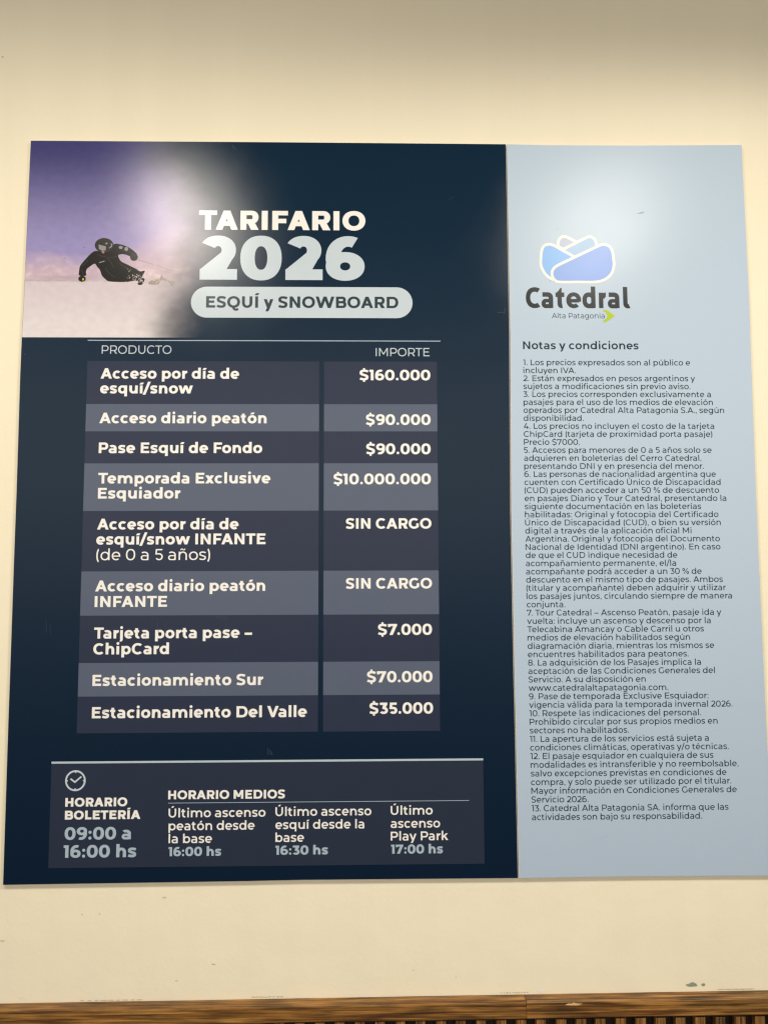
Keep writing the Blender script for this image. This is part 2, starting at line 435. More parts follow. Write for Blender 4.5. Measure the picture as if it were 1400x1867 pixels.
    if ch in 'bdpqg':
        W = 552+e; x0 = s if ch in 'bp' else o_; x1 = x0+W
        p = _ring(x0+(.03*W if ch in 'bp' else 0), -8, x1-(.03*W if ch in 'dqg' else 0), 538, v, t)
        a = W+s+o_
        if ch == 'b': p += _rect(x0, 0, x0+v, 742)
        if ch == 'p': p += _rect(x0, -194, x0+v, XH)
        if ch == 'd': p += _rect(x1-v, 0, x1, 742)
        if ch == 'q': p += _rect(x1-v, -194, x1, XH)
        if ch == 'g': p += _rect(x1-v, 10, x1, XH) + _arc(x0+.52*W, 20, .48*W, 222, 0, -142, v, t)
        return a, p
    if ch == 'a':
        W = 468+e; x0 = o_-2; x1 = x0+W; rx = .54*W; ry = 215; cy = 538-ry
        b = 166-(v-84)*.02
        return W+o_+s, (_rect(x1-v, 0, x1, cy+1) + _arc(x1-rx, cy, rx, ry, 0, 133, v, t)
                + _arc(x0+b*1.02, 152, b*1.02, 160, 90, 270, v, t*.88) + _rect(x0+b, 312-t*.88, x1-v*.5, 312) + _rect(x0+b, -8, x1-v*.6, -8+t*.88)
                + [[(x1-v*1.3, 60-8), (x1-v*.9, 20), (x1-v*.9, 150), (x1-v*1.02, 150)]])
    if ch == 'f':
        x0 = 18; xs = x0+72; rx = 165+v*.4
        return 335+e*.7, _rect(xs, 0, xs+v, 748-rx) + _arc(xs+rx, 748-rx, rx, rx, 180, 72, v, t) + _rect(x0, 525-t, x0+288+e*.6, 525)
    if ch == 't':
        x0 = 16; xs = x0+74; rx = 150+v*.4
        return 405+e*.7, _rect(xs, rx-10, xs+v, 645) + _arc(xs+rx, rx-8, rx, rx, 180, 292, v, t) + _rect(x0, 525-t, x0+298+e*.6, 525)
    if ch in 'nhu':
        W = 507+e; x0 = s; x1 = x0+W; rx = (W-v*.1)/2
        if ch == 'u': rx = rx
        p = _rect(x0, 0, x0+v, 742 if ch == 'h' else XH) + _rect(x1-v, 0, x1, 538-rx+1) + _arc(x1-rx, 538-rx, rx, rx, 0, 168, v, t)
        if ch == 'u': p = _flip(p, (x0+x1)/2, XH/2)
        return W+2*s-4, p
    if ch == 'm':
        W = 885+e*1.5; x0 = s; x1 = x0+W; w2 = (W+v)/2; rx = (w2-v*.1)/2; p = _rect(x0, 0, x0+v, XH)
        for b in (x0+w2, x1):
            p = p + _rect(b-v, 0, b, 538-rx+1) + _arc(b-rx, 538-rx, rx, rx, 0, 165, v, t)
        return W+2*s-4, p
    if ch == 'r':
        W = 305+e*.8; x0 = s; x1 = x0+W
        return W+s+8, _rect(x0, 0, x0+v, XH) + _arc(x1+8, 538-235, W-v*.35, 235, 94, 172, v, t)
    if ch == 's':
        W = 428+e; return W+62, _ess(30, 30+W, -8, 538, v, t*.96)
    if ch in 'iıj':
        x0 = s+2; p = _rect(x0, 0 if ch != 'j' else -60, x0+v, XH)
        if ch != 'ı': p = p + _disc(x0+v/2, 690, 56+(v-84)*.38)
        if ch == 'j': p = p + _arc(x0+v-150, -50, 150, 150, 0, -112, v, t)
        return 2*x0+v, p
    if ch == 'l':
        x0 = s+2; return 2*x0+v, _rect(x0, 0, x0+v, 742)
    if ch == 'v':
        W = 545+e; return W+8, _diag(4+W/2, 0, 4+th/2, XH, th) + _diag(4+W/2, 0, 4+W-th/2, XH, th)
    if ch == 'y':
        W = 545+e; m = 4+W/2
        k = (W/2-th/2)/XH
        return W+8, (_diag(m, 0, 4+th/2, XH, th) + _diag(m-110*k, -110, 4+W-th/2, XH, th)
                + _pen(_bez((m-60*k, -60), (m-150*k-8, -205), (m-250*k, -165), (m-330*k-20, -130)), v*.92, t*.92))
    if ch == 'w':
        W = 870+e*1.5; a = 8; h = th*.95
        x = [a+h/2, a+W*.275, a+W*.5, a+W*.725, a+W-h/2]
        return W+16, _diag(x[1], 0, x[0], XH, h) + _diag(x[1], 0, x[2], XH, h) + _diag(x[3], 0, x[2], XH, h) + _diag(x[3], 0, x[4], XH, h)
    if ch == 'x':
        W = 520+e; h = th*1.12
        return W+24, _diag(12+h/2, 0, 12+W-h/2, XH, h) + _diag(12+W-h/2, 0, 12+h/2, XH, h)
    if ch == 'k':
        W = 510+e; x0 = s; x1 = x0+W
        return W+s+6, _rect(x0, 0, x0+v, 742) + _diag(x0+v*.3, 175, x1-th*.75, XH, th*1.25) + _diag(x1-th*.6, 0, x0+W*.42, 330, th*1.18)
    if ch == 'z':
        W = 450+e; x0 = 34
        return W+68, _rect(x0+6, XH-t, x0+W, XH) + _rect(x0, 0, x0+W, t) + [[(x0, t*.8), (x0+th*1.3, t*.8), (x0+W, XH-t*.8), (x0+W-th*1.3, XH-t*.8)]]
    raise KeyError(ch)

KERN = {}
for _a, _b, _k in (('T', 'aeocryAÚu', -62), ('P', 'aeo.A', -22), ('V', 'aeoA', -55), ('I', '', 0), ('F', 'Aao', -45), ('A', 'VTv', -50),
                   ('7', '.', -60), ('y', '.', -50), ('r', '.,a', -28), ('L', 'TV', -50), ('v', 'a.', -18), ('y', 'ae', -10), ('r', 'i', 0), ('w', '.', -45)):
    for _c in _b: KERN[_a + _c] = _k

def text_mesh(bm, text, x0, x1, zb, size, v, y, logo=False):
    """Lay one line of lettering between x0 and x1 on baseline zb; size = metres per em."""
    runs, pen_x, prev = [], 0.0, ''
    for ch in text:
        a, p = (logo_glyph(ch, v) if logo else glyph(ch, v))
        pen_x += KERN.get(prev + ch, 0) if not logo else 0
        runs.append((pen_x, p)); pen_x += a; prev = ch
    xs = []
    def pts(p):
        for q in p:
            if isinstance(q[0][0], (tuple, list)):
                for f in q: yield from f
            else: yield from q
    for ox, p in runs:
        for X, Y in pts(p): xs.append(ox + X)
    lo, hi = min(xs), max(xs)
    kx = (x1 - x0)/(hi - lo) if x1 is not None else size/1000.0
    kz = size/1000.0
    for ox, p in runs:
        for i, piece in enumerate(p):
            yy = y - i*0.000006
            quads = piece if isinstance(piece[0][0], (tuple, list)) else [piece]
            vm = {}
            for q in quads:
                f = []
                for X, Y in q:
                    key = (round(X, 2), round(Y, 2))
                    if key not in vm:
                        vm[key] = bm.verts.new((x0 + (ox + X - lo)*kx, yy, zb + Y*kz))
                    if vm[key] not in f: f.append(vm[key])
                if len(f) < 3: continue
                ar = sum(f[k].co.x*f[(k+1) % len(f)].co.z - f[(k+1) % len(f)].co.x*f[k].co.z for k in range(len(f)))
                try: bm.faces.new(f if ar > 0 else f[::-1])   # normals face the viewer (-Y)
                except ValueError: pass
    return (hi - lo)


# stroke letters of the resort's own wordmark: humanist, with a slanted t and a tailed l
def logo_glyph(ch, v):
    t = v*.92
    if ch == 'C':
        return 590, _arc(372, 350, 342, 360, 56, 304, v, t, 2.25)
    if ch == 'l':
        return 330, _rect(70, 150, 70+v, 730) + _arc(70+190, 178, 190, 186, 180, 292, v, t, 2.3)
    if ch == 't':
        x = 90
        return 395, (_rect(x, 150, x+v, 560) + [[(x, 540), (x+v, 540), (x+v, 690), (x+v*.75, 690)]] + _rect(x-70, 530-t, x+265, 530)
                + [[(x-70, 530-t), (x+2, 530-t), (x+2, 570), (x-15, 530)]] + _arc(x+175, 165, 175, 173, 180, 275, v, t, 2.3))
    if ch == 'r':
        return 365, _rect(60, 0, 60+v, XH) + _arc(60+265, 530-220, 265-v*.3, 225, 88, 172, v, t)
    if ch == 'd':
        return 600, _arc(285, 265, 255, 273, 40, 320, v, t, 2.3) + _rect(530-v, 0, 530, 740) + _rect(330, 538-t, 530-v*.5, 538) + _rect(330, -8, 530-v*.5, -8+t)
    if ch == 'a':
        x1 = 480
        return 555, (_rect(x1-v, 0, x1, 340) + _arc(x1-225, 538-200, 225, 200, 0, 90, v, t, 2.4) + _rect(75, 538-t, x1-224, 538)
                + _arc(35+165, 152, 165, 160, 90, 270, v, t*.9) + _rect(198, 312-t*.8, x1-v*.5, 312) + _rect(198, -8, x1-v*.5, -8+t*.9))
    if ch == 'e':
        a, p = glyph('e', v); return a - 10, p
    raise KeyError(ch)

# ---------------------------------------------------------------- measured layout (metres on the board plane)
TITLE = ('TARIFARIO', -0.31521, -0.0391, 2.14668, 0.04704, 212)
YEAR = ('2026', -0.31261, -0.04043, 2.06122, 0.10632, 222)
BADGE_TXT = ('ESQUÍ y SNOWBOARD', -0.30128, 0.01521, 2.01389, 0.02755, 178)
BADGE = [(-0.32619, 2.02375), (0.03871, 2.02189), (-0.15514, 2.04933), (-0.15482, 1.99696)]
HEADS = [('PRODUCTO', -0.46973, -0.35652, 1.93607, 0.0196, 84), ('IMPORTE', -0.02226, 0.06621, 1.93289, 0.0196, 84)]
RULE = [(-0.49308, 1.96004), (0.08451, 1.95665)]
ROWS = [1.92371, 1.85247, 1.80763, 1.75509, 1.67799, 1.58103, 1.51099, 1.43653, 1.38434, 1.32763]
COLS = [-0.4926, -0.11503, -0.10688, 0.07803]
ITEMS = [[[('Acceso por día de', -0.47041, -0.24557, 1.89458, 0.0247, 178), ('esquí/snow', -0.47065, -0.32057, 1.87007, 0.0247, 178)],
  [('$160.000', -0.04888, 0.06724, 1.89249, 0.0249, 178)]],
 [[('Acceso diario peatón', -0.47067, -0.20019, 1.82083, 0.0247, 178)], [('$90.000', -0.03864, 0.06708, 1.8183, 0.0249, 178)]],
 [[('Pase Esquí de Fondo', -0.47025, -0.20684, 1.77191, 0.0247, 178)], [('$90.000', -0.03826, 0.06669, 1.76998, 0.0249, 178)]],
 [[('Temporada Exclusive', -0.4698, -0.19309, 1.7224, 0.0247, 178), ('Esquiador', -0.46959, -0.33746, 1.69799, 0.0247, 178)],
  [('$10.000.000', -0.09117, 0.06673, 1.72067, 0.0249, 178)]],
 [[('Acceso por día de', -0.46956, -0.24348, 1.64808, 0.0247, 178), ('esquí/snow INFANTE', -0.47022, -0.20014, 1.62391, 0.0247, 178),
   ('(de 0 a 5 años)', -0.46955, -0.28843, 1.59893, 0.0252, 88)],
  [('SIN CARGO', -0.07114, 0.06703, 1.64855, 0.024, 178)]],
 [[('Acceso diario peatón', -0.46995, -0.19989, 1.54923, 0.0247, 178), ('INFANTE', -0.47014, -0.35561, 1.52451, 0.0247, 178)],
  [('SIN CARGO', -0.07106, 0.06711, 1.55216, 0.024, 178)]],
 [[('Tarjeta porta pase –', -0.46966, -0.22008, 1.47486, 0.0247, 178), ('ChipCard', -0.47028, -0.35112, 1.44995, 0.0247, 178)],
  [('$7.000', -0.01983, 0.0665, 1.47836, 0.0249, 178)]],
 [[('Estacionamiento Sur', -0.47023, -0.20154, 1.4008, 0.0247, 178)], [('$70.000', -0.03744, 0.06676, 1.40384, 0.0249, 178)]],
 [[('Estacionamiento Del Valle', -0.46971, -0.13237, 1.35069, 0.0247, 178)], [('$35.000', -0.03361, 0.06721, 1.35463, 0.0249, 178)]]]
HOURS = [(-0.53052, 1.28178), (0.14574, 1.28423), (0.14575, 1.12423), (-0.53036, 1.12249)]
BAR = [(-0.53059, 1.28393), (0.1452, 1.28614), (0.14514, 1.28178), (-0.53046, 1.27962)]
CLOCK = [(-0.49255, 1.25513), (-0.4767, 1.255), (-0.49255, 1.25513)]
DIV = [(-0.34783, 1.21907), (0.12263, 1.22044)]
HTXT = {'b': [('09:00 a', -0.50678, -0.40454, 1.16561, 0.0268, 185), ('16:00 hs', -0.50759, -0.39575, 1.13862, 0.0268, 185),
       ('16:00 hs', -0.34573, -0.26448, 1.13942, 0.0196, 190), ('16:30 hs', -0.1803, -0.09863, 1.13993, 0.0196, 190),
       ('17:00 hs', -0.00024, 0.08077, 1.13978, 0.0196, 190)],
 'm': [('Último ascenso', -0.34687, -0.19615, 1.19794, 0.01915, 128), ('peatón desde', -0.34649, -0.21297, 1.17847, 0.01915, 128),
       ('la base', -0.34611, -0.27896, 1.15905, 0.01915, 128), ('Último ascenso', -0.18078, -0.03095, 1.19861, 0.01915, 128),
       ('esquí desde la', -0.18062, -0.04201, 1.17882, 0.01915, 128), ('base', -0.18046, -0.13603, 1.15935, 0.01915, 128),
       ('Último', -0.00056, 0.06527, 1.19889, 0.01915, 128), ('ascenso', -0.00064, 0.07672, 1.17905, 0.01915, 128),
       ('Play Park', -0.00072, 0.08925, 1.15979, 0.01915, 128)],
 'w': [('HORARIO', -0.5072, -0.41117, 1.21563, 0.019, 205), ('BOLETERÍA', -0.50716, -0.39052, 1.19617, 0.019, 205),
       ('HORARIO MEDIOS', -0.34795, -0.16612, 1.2255, 0.019, 190)]}
NOTES = [('1. Los precios expresados son al público e', 0.22076, 0.49778, 1.91823, 0.01346, 107), ('incluyen IVA.', 0.22057, 0.30732, 1.90489, 0.01346, 107),
 ('2. Están expresados en pesos argentinos y', 0.22039, 0.5051, 1.89157, 0.01346, 107),
 ('sujetos a modificaciones sin previo aviso.', 0.22023, 0.49696, 1.87825, 0.01346, 107),
 ('3. Los precios corresponden exclusivamente a', 0.22007, 0.53046, 1.86495, 0.01346, 107),
 ('pasajes para el uso de los medios de elevación', 0.21993, 0.53333, 1.85166, 0.01346, 107),
 ('operados por Catedral Alta Patagonia S.A., según', 0.2198, 0.55148, 1.83838, 0.01346, 107), ('disponibilidad.', 0.21968, 0.31849, 1.82511, 0.01346, 107),
 ('4. Los precios no incluyen el costo de la tarjeta', 0.21956, 0.53394, 1.81184, 0.01346, 107),
 ('ChipCard (tarjeta de proximidad porta pasaje)', 0.21946, 0.53036, 1.79859, 0.01346, 107), ('Precio $7000.', 0.21937, 0.31116, 1.78534, 0.01346, 107),
 ('5. Accesos para menores de 0 a 5 años solo se', 0.21929, 0.52814, 1.7721, 0.01346, 107),
 ('adquieren en boleterías del Cerro Catedral,', 0.21922, 0.5106, 1.75887, 0.01346, 107),
 ('presentando DNI y en presencia del menor.', 0.21915, 0.51405, 1.74565, 0.01346, 107),
 ('6. Las personas de nacionalidad argentina que', 0.2191, 0.53359, 1.73243, 0.01346, 107),
 ('cuenten con Certificado Único de Discapacidad', 0.21905, 0.54097, 1.71921, 0.01346, 107),
 ('(CUD) pueden acceder a un 50 % de descuento', 0.21902, 0.53804, 1.706, 0.01346, 107),
 ('en pasajes Diario y Tour Catedral, presentando la', 0.21899, 0.54934, 1.6928, 0.01346, 107),
 ('siguiente documentación en las boleterías', 0.21897, 0.50736, 1.6796, 0.01346, 107),
 ('habilitadas: Original y fotocopia del Certificado', 0.21895, 0.53529, 1.6664, 0.01346, 107),
 ('Único de Discapacidad (CUD), o bien su versión', 0.21894, 0.53869, 1.6532, 0.01346, 107),
 ('digital a través de la aplicación oficial Mi', 0.21894, 0.4902, 1.64001, 0.01346, 107),
 ('Argentina. Original y fotocopia del Documento', 0.21895, 0.53616, 1.62681, 0.01346, 107),
 ('Nacional de Identidad (DNI argentino). En caso', 0.21897, 0.53654, 1.61362, 0.01346, 107),
 ('de que el CUD indique necesidad de', 0.21899, 0.46563, 1.60043, 0.01346, 107), ('acompañamiento permanente, el/la', 0.21901, 0.46307, 1.58724, 0.01346, 107),
 ('acompañante podrá acceder a un 30 % de', 0.21904, 0.50434, 1.57405, 0.01346, 107),
 ('descuento en el mismo tipo de pasajes. Ambos', 0.21908, 0.53837, 1.56086, 0.01346, 107),
 ('(titular y acompañante) deben adquirir y utilizar', 0.21912, 0.54295, 1.54766, 0.01346, 107),
 ('los pasajes juntos, circulando siempre de manera', 0.21917, 0.55232, 1.53447, 0.01346, 107), ('conjunta.', 0.21922, 0.28132, 1.52127, 0.01346, 107),
 ('7. Tour Catedral – Ascenso Peatón, pasaje ida y', 0.21928, 0.53391, 1.50806, 0.01346, 107),
 ('vuelta: incluye un ascenso y descenso por la', 0.21934, 0.51604, 1.49486, 0.01346, 107),
 ('Telecabina Amancay o Cable Carril u otros', 0.2194, 0.50449, 1.48165, 0.01346, 107),
 ('medios de elevación habilitados según', 0.21947, 0.48162, 1.46843, 0.01346, 107),
 ('diagramación diaria, mientras los mismos se', 0.21954, 0.52019, 1.45521, 0.01346, 107),
 ('encuentres habilitados para peatones.', 0.21961, 0.4783, 1.44198, 0.01346, 107),
 ('8. La adquisición de los Pasajes implica la', 0.21969, 0.49775, 1.42875, 0.01346, 107),
 ('aceptación de las Condiciones Generales del', 0.21977, 0.51986, 1.41551, 0.01346, 107), ('Servicio. A su disposición en', 0.21985, 0.40782, 1.40226, 0.01346, 107),
 ('www.catedralaltapatagonia.com.', 0.21994, 0.44381, 1.389, 0.01346, 107), ('9. Pase de temporada Exclusive Esquiador:', 0.22002, 0.50794, 1.37573, 0.01346, 107),
 ('vigencia válida para la temporada invernal 2026.', 0.22011, 0.54597, 1.36246, 0.01346, 107),
 ('10. Respete las indicaciones del personal.', 0.2202, 0.49509, 1.34917, 0.01346, 107),
 ('Prohibido circular por sus propios medios en', 0.22029, 0.52122, 1.33588, 0.01346, 107), ('sectores no habilitados.', 0.22038, 0.37854, 1.32257, 0.01346, 107),
 ('11. La apertura de los servicios está sujeta a', 0.22047, 0.506, 1.30925, 0.01346, 107),
 ('condiciones climáticas, operativas y/o técnicas.', 0.22056, 0.53735, 1.29593, 0.01346, 107),
 ('12. El pasaje esquiador en cualquiera de sus', 0.22065, 0.51235, 1.28258, 0.01346, 107),
 ('modalidades es intransferible y no reembolsable,', 0.22074, 0.55191, 1.26923, 0.01346, 107),
 ('salvo excepciones previstas en condiciones de', 0.22083, 0.53223, 1.25586, 0.01346, 107),
 ('compra, y solo puede ser utilizado por el titular.', 0.22092, 0.53934, 1.24248, 0.01346, 107),
 ('Mayor información en Condiciones Generales de', 0.22101, 0.54761, 1.22908, 0.01346, 107), ('Servicio 2026.', 0.22109, 0.31118, 1.21567, 0.01346, 107),
 ('13. Catedral Alta Patagonia SA. informa que las', 0.22118, 0.53332, 1.20224, 0.01346, 107),
 ('actividades son bajo su responsabilidad.', 0.22126, 0.49062, 1.18879, 0.01346, 107)]
NHEAD = ('Notas y condiciones', 0.2209, 0.41273, 1.94524, 0.01864, 140)
LOGO = ('Catedral', 0.22705, 0.40126, 2.01521, 0.04969, 168)
TAG = ('Alta Patagonia', 0.26976, 0.35754, 1.99777, 0.01233, 78)
ARROW = [(0.35527, 2.01275), (0.36106, 2.01197), (0.36647, 2.00894), (0.37507, 2.00177), (0.36611, 1.9955), (0.35813, 1.99052), (0.35501, 1.99131), (0.35557, 1.99451),
 (0.36018, 1.99676), (0.36251, 2.00173), (0.36046, 2.00732), (0.3555, 2.00987)]
PETALS = {'backleft': ([(0.29041, 2.11692), (0.28339, 2.12094), (0.28325, 2.12906), (0.28736, 2.13606), (0.29404, 2.13805), (0.3003, 2.13564), (0.31358, 2.12872)],),
 'backright': ([(0.29117, 2.11563), (0.30955, 2.12545), (0.32876, 2.1353), (0.33673, 2.13794), (0.34421, 2.13342), (0.34717, 2.12531), (0.34766, 2.11963),
                (0.31536, 2.10407)],),
 'left': ([(0.31215, 2.10163), (0.29346, 2.11207), (0.27632, 2.12204), (0.26721, 2.12427), (0.25895, 2.12131), (0.25483, 2.1127), (0.25349, 2.10055), (0.25325, 2.08843),
           (0.25804, 2.07635), (0.26495, 2.06832), (0.27348, 2.06272)],),
 'main': ([(0.27133, 2.07237), (0.27356, 2.08125), (0.2811, 2.08775), (0.29783, 2.09623), (0.31379, 2.10407), (0.33456, 2.11421), (0.35296, 2.12307), (0.36091, 2.1244),
           (0.36951, 2.12055), (0.37399, 2.11083), (0.37548, 2.09625), (0.37558, 2.08816), (0.37175, 2.07521), (0.3609, 2.06468), (0.34422, 2.05978), (0.3143, 2.0595),
           (0.28442, 2.05938), (0.27538, 2.06321)],)}
PETALW = 0.00521
SKIER = {'arm': [(-0.46008, 2.11398), (-0.45408, 2.12109), (-0.4474, 2.12139), (-0.43703, 2.11877), (-0.42661, 2.11347), (-0.42005, 2.10816), (-0.41633, 2.1035),
         (-0.42113, 2.09947), (-0.42733, 2.10038), (-0.43538, 2.10341), (-0.44182, 2.10405), (-0.44719, 2.10269), (-0.45205, 2.10133), (-0.45857, 2.1053)],
 'face': [(-0.47435, 2.1087), (-0.4696, 2.10899), (-0.47066, 2.10525), (-0.47323, 2.1055)],
 'folds': [[(-0.46544, 2.09727), (-0.4595, 2.0913), (-0.45614, 2.08532), (-0.45344, 2.08001)], [(-0.46353, 2.09794), (-0.45455, 2.09865), (-0.4488, 2.10001)],
           [(-0.5055, 2.08377), (-0.50049, 2.08778), (-0.49616, 2.0938)], [(-0.48167, 2.10386), (-0.47257, 2.0999), (-0.46617, 2.1006)],
           [(-0.4682, 2.07994), (-0.46158, 2.07199), (-0.45112, 2.06406)], [(-0.44401, 2.08804), (-0.43485, 2.08142), (-0.42314, 2.07481)],
           [(-0.44199, 2.11072), (-0.43164, 2.10877), (-0.42253, 2.10414)], [(-0.50659, 2.07712), (-0.50388, 2.07181), (-0.50377, 2.06783)]],
 'glint': [(-0.50191, 2.06094), (-0.50214, 2.05969), (-0.50282, 2.05892), (-0.5037, 2.05891), (-0.50442, 2.05968), (-0.50473, 2.06093), (-0.50449, 2.06218),
           (-0.50381, 2.06295), (-0.50294, 2.06295), (-0.50221, 2.06218)],
 'glove': [(-0.49899, 2.06188), (-0.49925, 2.06032), (-0.50008, 2.05891), (-0.50141, 2.05779), (-0.5031, 2.05707), (-0.50499, 2.05681), (-0.5069, 2.05705),
           (-0.50863, 2.05776), (-0.51002, 2.05887), (-0.51093, 2.06027), (-0.51128, 2.06183), (-0.51102, 2.06339), (-0.51019, 2.0648), (-0.50886, 2.06592),
           (-0.50717, 2.06664), (-0.50528, 2.0669), (-0.50337, 2.06666), (-0.50164, 2.06595), (-0.50025, 2.06484), (-0.49933, 2.06344)],
 'glove2': [(-0.41469, 2.0991), (-0.41496, 2.09712), (-0.41583, 2.09533), (-0.41722, 2.09391), (-0.419, 2.09299), (-0.42098, 2.09267), (-0.42297, 2.09297),
            (-0.42478, 2.09388), (-0.42624, 2.09528), (-0.42719, 2.09707), (-0.42756, 2.09904), (-0.42729, 2.10102), (-0.42642, 2.10281), (-0.42502, 2.10424),
            (-0.42325, 2.10516), (-0.42127, 2.10548), (-0.41928, 2.10518), (-0.41746, 2.10427), (-0.416, 2.10286), (-0.41505, 2.10108)],
 'goggles': [(-0.47954, 2.12017), (-0.47371, 2.11859), (-0.46763, 2.11728), (-0.46745, 2.1106), (-0.47347, 2.10951), (-0.47908, 2.11255)],
 'helmet': [(-0.45506, 2.11908), (-0.45572, 2.11524), (-0.45783, 2.11176), (-0.46117, 2.109), (-0.46543, 2.10721), (-0.47018, 2.10658), (-0.47496, 2.10717),
            (-0.4793, 2.10891), (-0.48279, 2.11164), (-0.48507, 2.1151), (-0.48593, 2.11893), (-0.48528, 2.12278), (-0.48318, 2.12626), (-0.47984, 2.12903),
            (-0.47558, 2.13082), (-0.47083, 2.13145), (-0.46604, 2.13086), (-0.46168, 2.12912), (-0.4582, 2.12638), (-0.45592, 2.12292)],
 'hl': [(-0.47847, 2.09001), (-0.46917, 2.09272), (-0.469, 2.09112), (-0.47767, 2.08855)],
 'hlm': [(-0.45966, 2.12267), (-0.45703, 2.12068), (-0.45732, 2.11667), (-0.46136, 2.11357), (-0.46292, 2.11437), (-0.4589, 2.11799)],
 'hlm2': [(-0.46466, 2.12198), (-0.46503, 2.12111), (-0.46605, 2.12057), (-0.46732, 2.12057), (-0.46836, 2.12109), (-0.46878, 2.12196), (-0.46841, 2.12282),
          (-0.46739, 2.12336), (-0.46612, 2.12337), (-0.46508, 2.12284)],
 'leg': [(-0.43444, 2.06413), (-0.43078, 2.07212), (-0.42558, 2.06948), (-0.41647, 2.0642), (-0.4202, 2.05888), (-0.43042, 2.05685)],
 'patch': [(-0.43978, 2.11528), (-0.4402, 2.11394), (-0.4414, 2.11296), (-0.44306, 2.11259), (-0.44474, 2.11294), (-0.44599, 2.11391), (-0.44647, 2.11525),
           (-0.44606, 2.11659), (-0.44486, 2.11757), (-0.44319, 2.11794), (-0.44151, 2.11759), (-0.44026, 2.11661)],
 'patch2': [(-0.43084, 2.11278), (-0.43121, 2.11104), (-0.43231, 2.10977), (-0.43385, 2.10929), (-0.4354, 2.10975), (-0.43656, 2.11102), (-0.43702, 2.11275),
            (-0.43664, 2.11449), (-0.43554, 2.11577), (-0.43401, 2.11624), (-0.43245, 2.11579), (-0.43129, 2.11452)],
 'pole': [(-0.41511, 2.0951), (-0.40683, 2.093), (-0.38869, 2.08721), (-0.38868, 2.08641), (-0.40681, 2.09193), (-0.41509, 2.09403)],
 'pole2': [(-0.38351, 2.08564), (-0.36276, 2.07773), (-0.34467, 2.07408), (-0.34466, 2.07355), (-0.36339, 2.07706), (-0.38376, 2.0851)],
 'ski': [(-0.39633, 2.05313), (-0.39323, 2.05872), (-0.38303, 2.06195), (-0.37729, 2.06436), (-0.37546, 2.06943), (-0.37085, 2.06373), (-0.36176, 2.05911),
         (-0.35275, 2.05848), (-0.35581, 2.0505), (-0.35993, 2.05088), (-0.36169, 2.05539), (-0.37012, 2.05908), (-0.37654, 2.05905), (-0.38027, 2.05293)],
 'suit': [(-0.50978, 2.06754), (-0.5104, 2.07577), (-0.50907, 2.08309), (-0.50626, 2.08776), (-0.4982, 2.09778), (-0.4926, 2.10408), (-0.48592, 2.10891),
          (-0.47795, 2.10895), (-0.47022, 2.10819), (-0.46262, 2.11263), (-0.45497, 2.11534), (-0.448, 2.10402), (-0.44618, 2.09802), (-0.44152, 2.09138),
          (-0.43371, 2.08741), (-0.42461, 2.08279), (-0.4168, 2.07883), (-0.41029, 2.07487), (-0.40286, 2.07596), (-0.40503, 2.06957), (-0.40684, 2.06424),
          (-0.40254, 2.0616), (-0.40722, 2.05229), (-0.41429, 2.05293), (-0.41247, 2.05758), (-0.4202, 2.05888), (-0.43106, 2.05684), (-0.44581, 2.05678),
          (-0.46121, 2.05765), (-0.46773, 2.062), (-0.47302, 2.06796), (-0.47645, 2.07658), (-0.4811, 2.08255), (-0.48508, 2.08759), (-0.4914, 2.08383),
          (-0.49766, 2.07849), (-0.49905, 2.07316), (-0.49927, 2.06719)]}
SPECKS = [(-0.37593, 2.20583, 2.6), (-0.37692, 2.19669, 3.4), (-0.3733, 2.19063, 2.4), (-0.36086, 2.18098, 3.6), (-0.35522, 2.19134, 2.4), (-0.36584, 2.1673, 2.2),
 (-0.39278, 2.17472, 1.6), (-0.4082, 2.148, 2.4), (-0.40941, 2.13682, 2.2), (-0.44718, 2.19809, 1.8), (-0.44977, 2.18501, 2), (-0.41709, 2.2202, 1.6),
 (-0.48091, 2.20822, 2.4), (-0.47517, 2.2113, 1.6), (-0.43389, 2.12915, 1.6), (-0.59122, 2.11934, 2.4), (-0.59648, 2.10432, 1.8), (-0.56927, 2.10984, 2.2),
 (-0.56179, 2.10148, 1.8), (-0.53511, 2.09681, 2.2), (-0.50302, 2.11527, 3.0), (-0.41373, 2.20042, 1.6), (-0.40647, 2.20138, 1.4), (-0.39327, 2.19781, 1.6),
 (-0.33644, 2.20181, 1.4)]
PRINT = {'bl': (-0.6008, 1.9632), 'br': (-0.20686, 1.96099), 'tl': (-0.59795, 2.29953)}
DARK = [(-0.59954, 1.0983), (-0.60034, 1.36001), (-0.6003, 1.41092), (-0.60053, 1.60062), (-0.60035, 1.70614), (-0.6012, 1.90346), (-0.6008, 1.9632), (-0.59986, 2.01327),
 (-0.5975, 2.29954), (-0.23759, 2.29988), (-0.14576, 2.2999), (0.19865, 2.29932), (0.19895, 2.00195), (0.19896, 1.96943), (0.19584, 1.67828), (0.19667, 1.40636),
 (0.19719, 1.35484), (0.19826, 1.10033), (-0.13924, 1.10107), (-0.22416, 1.10014)]
LIGHT = [(0.19946, 1.10033), (0.19839, 1.35484), (0.19787, 1.40636), (0.19704, 1.67828), (0.20016, 1.96943), (0.20015, 2.00195), (0.19985, 2.29932), (0.21471, 2.29895),
 (0.27048, 2.29802), (0.41035, 2.29849), (0.59997, 2.30088), (0.60172, 2.01726), (0.60078, 1.94256), (0.5993, 1.7046), (0.59915, 1.61498), (0.59964, 1.40406),
 (0.59976, 1.35223), (0.60181, 1.09994), (0.52233, 1.10075), (0.33193, 1.10103)]

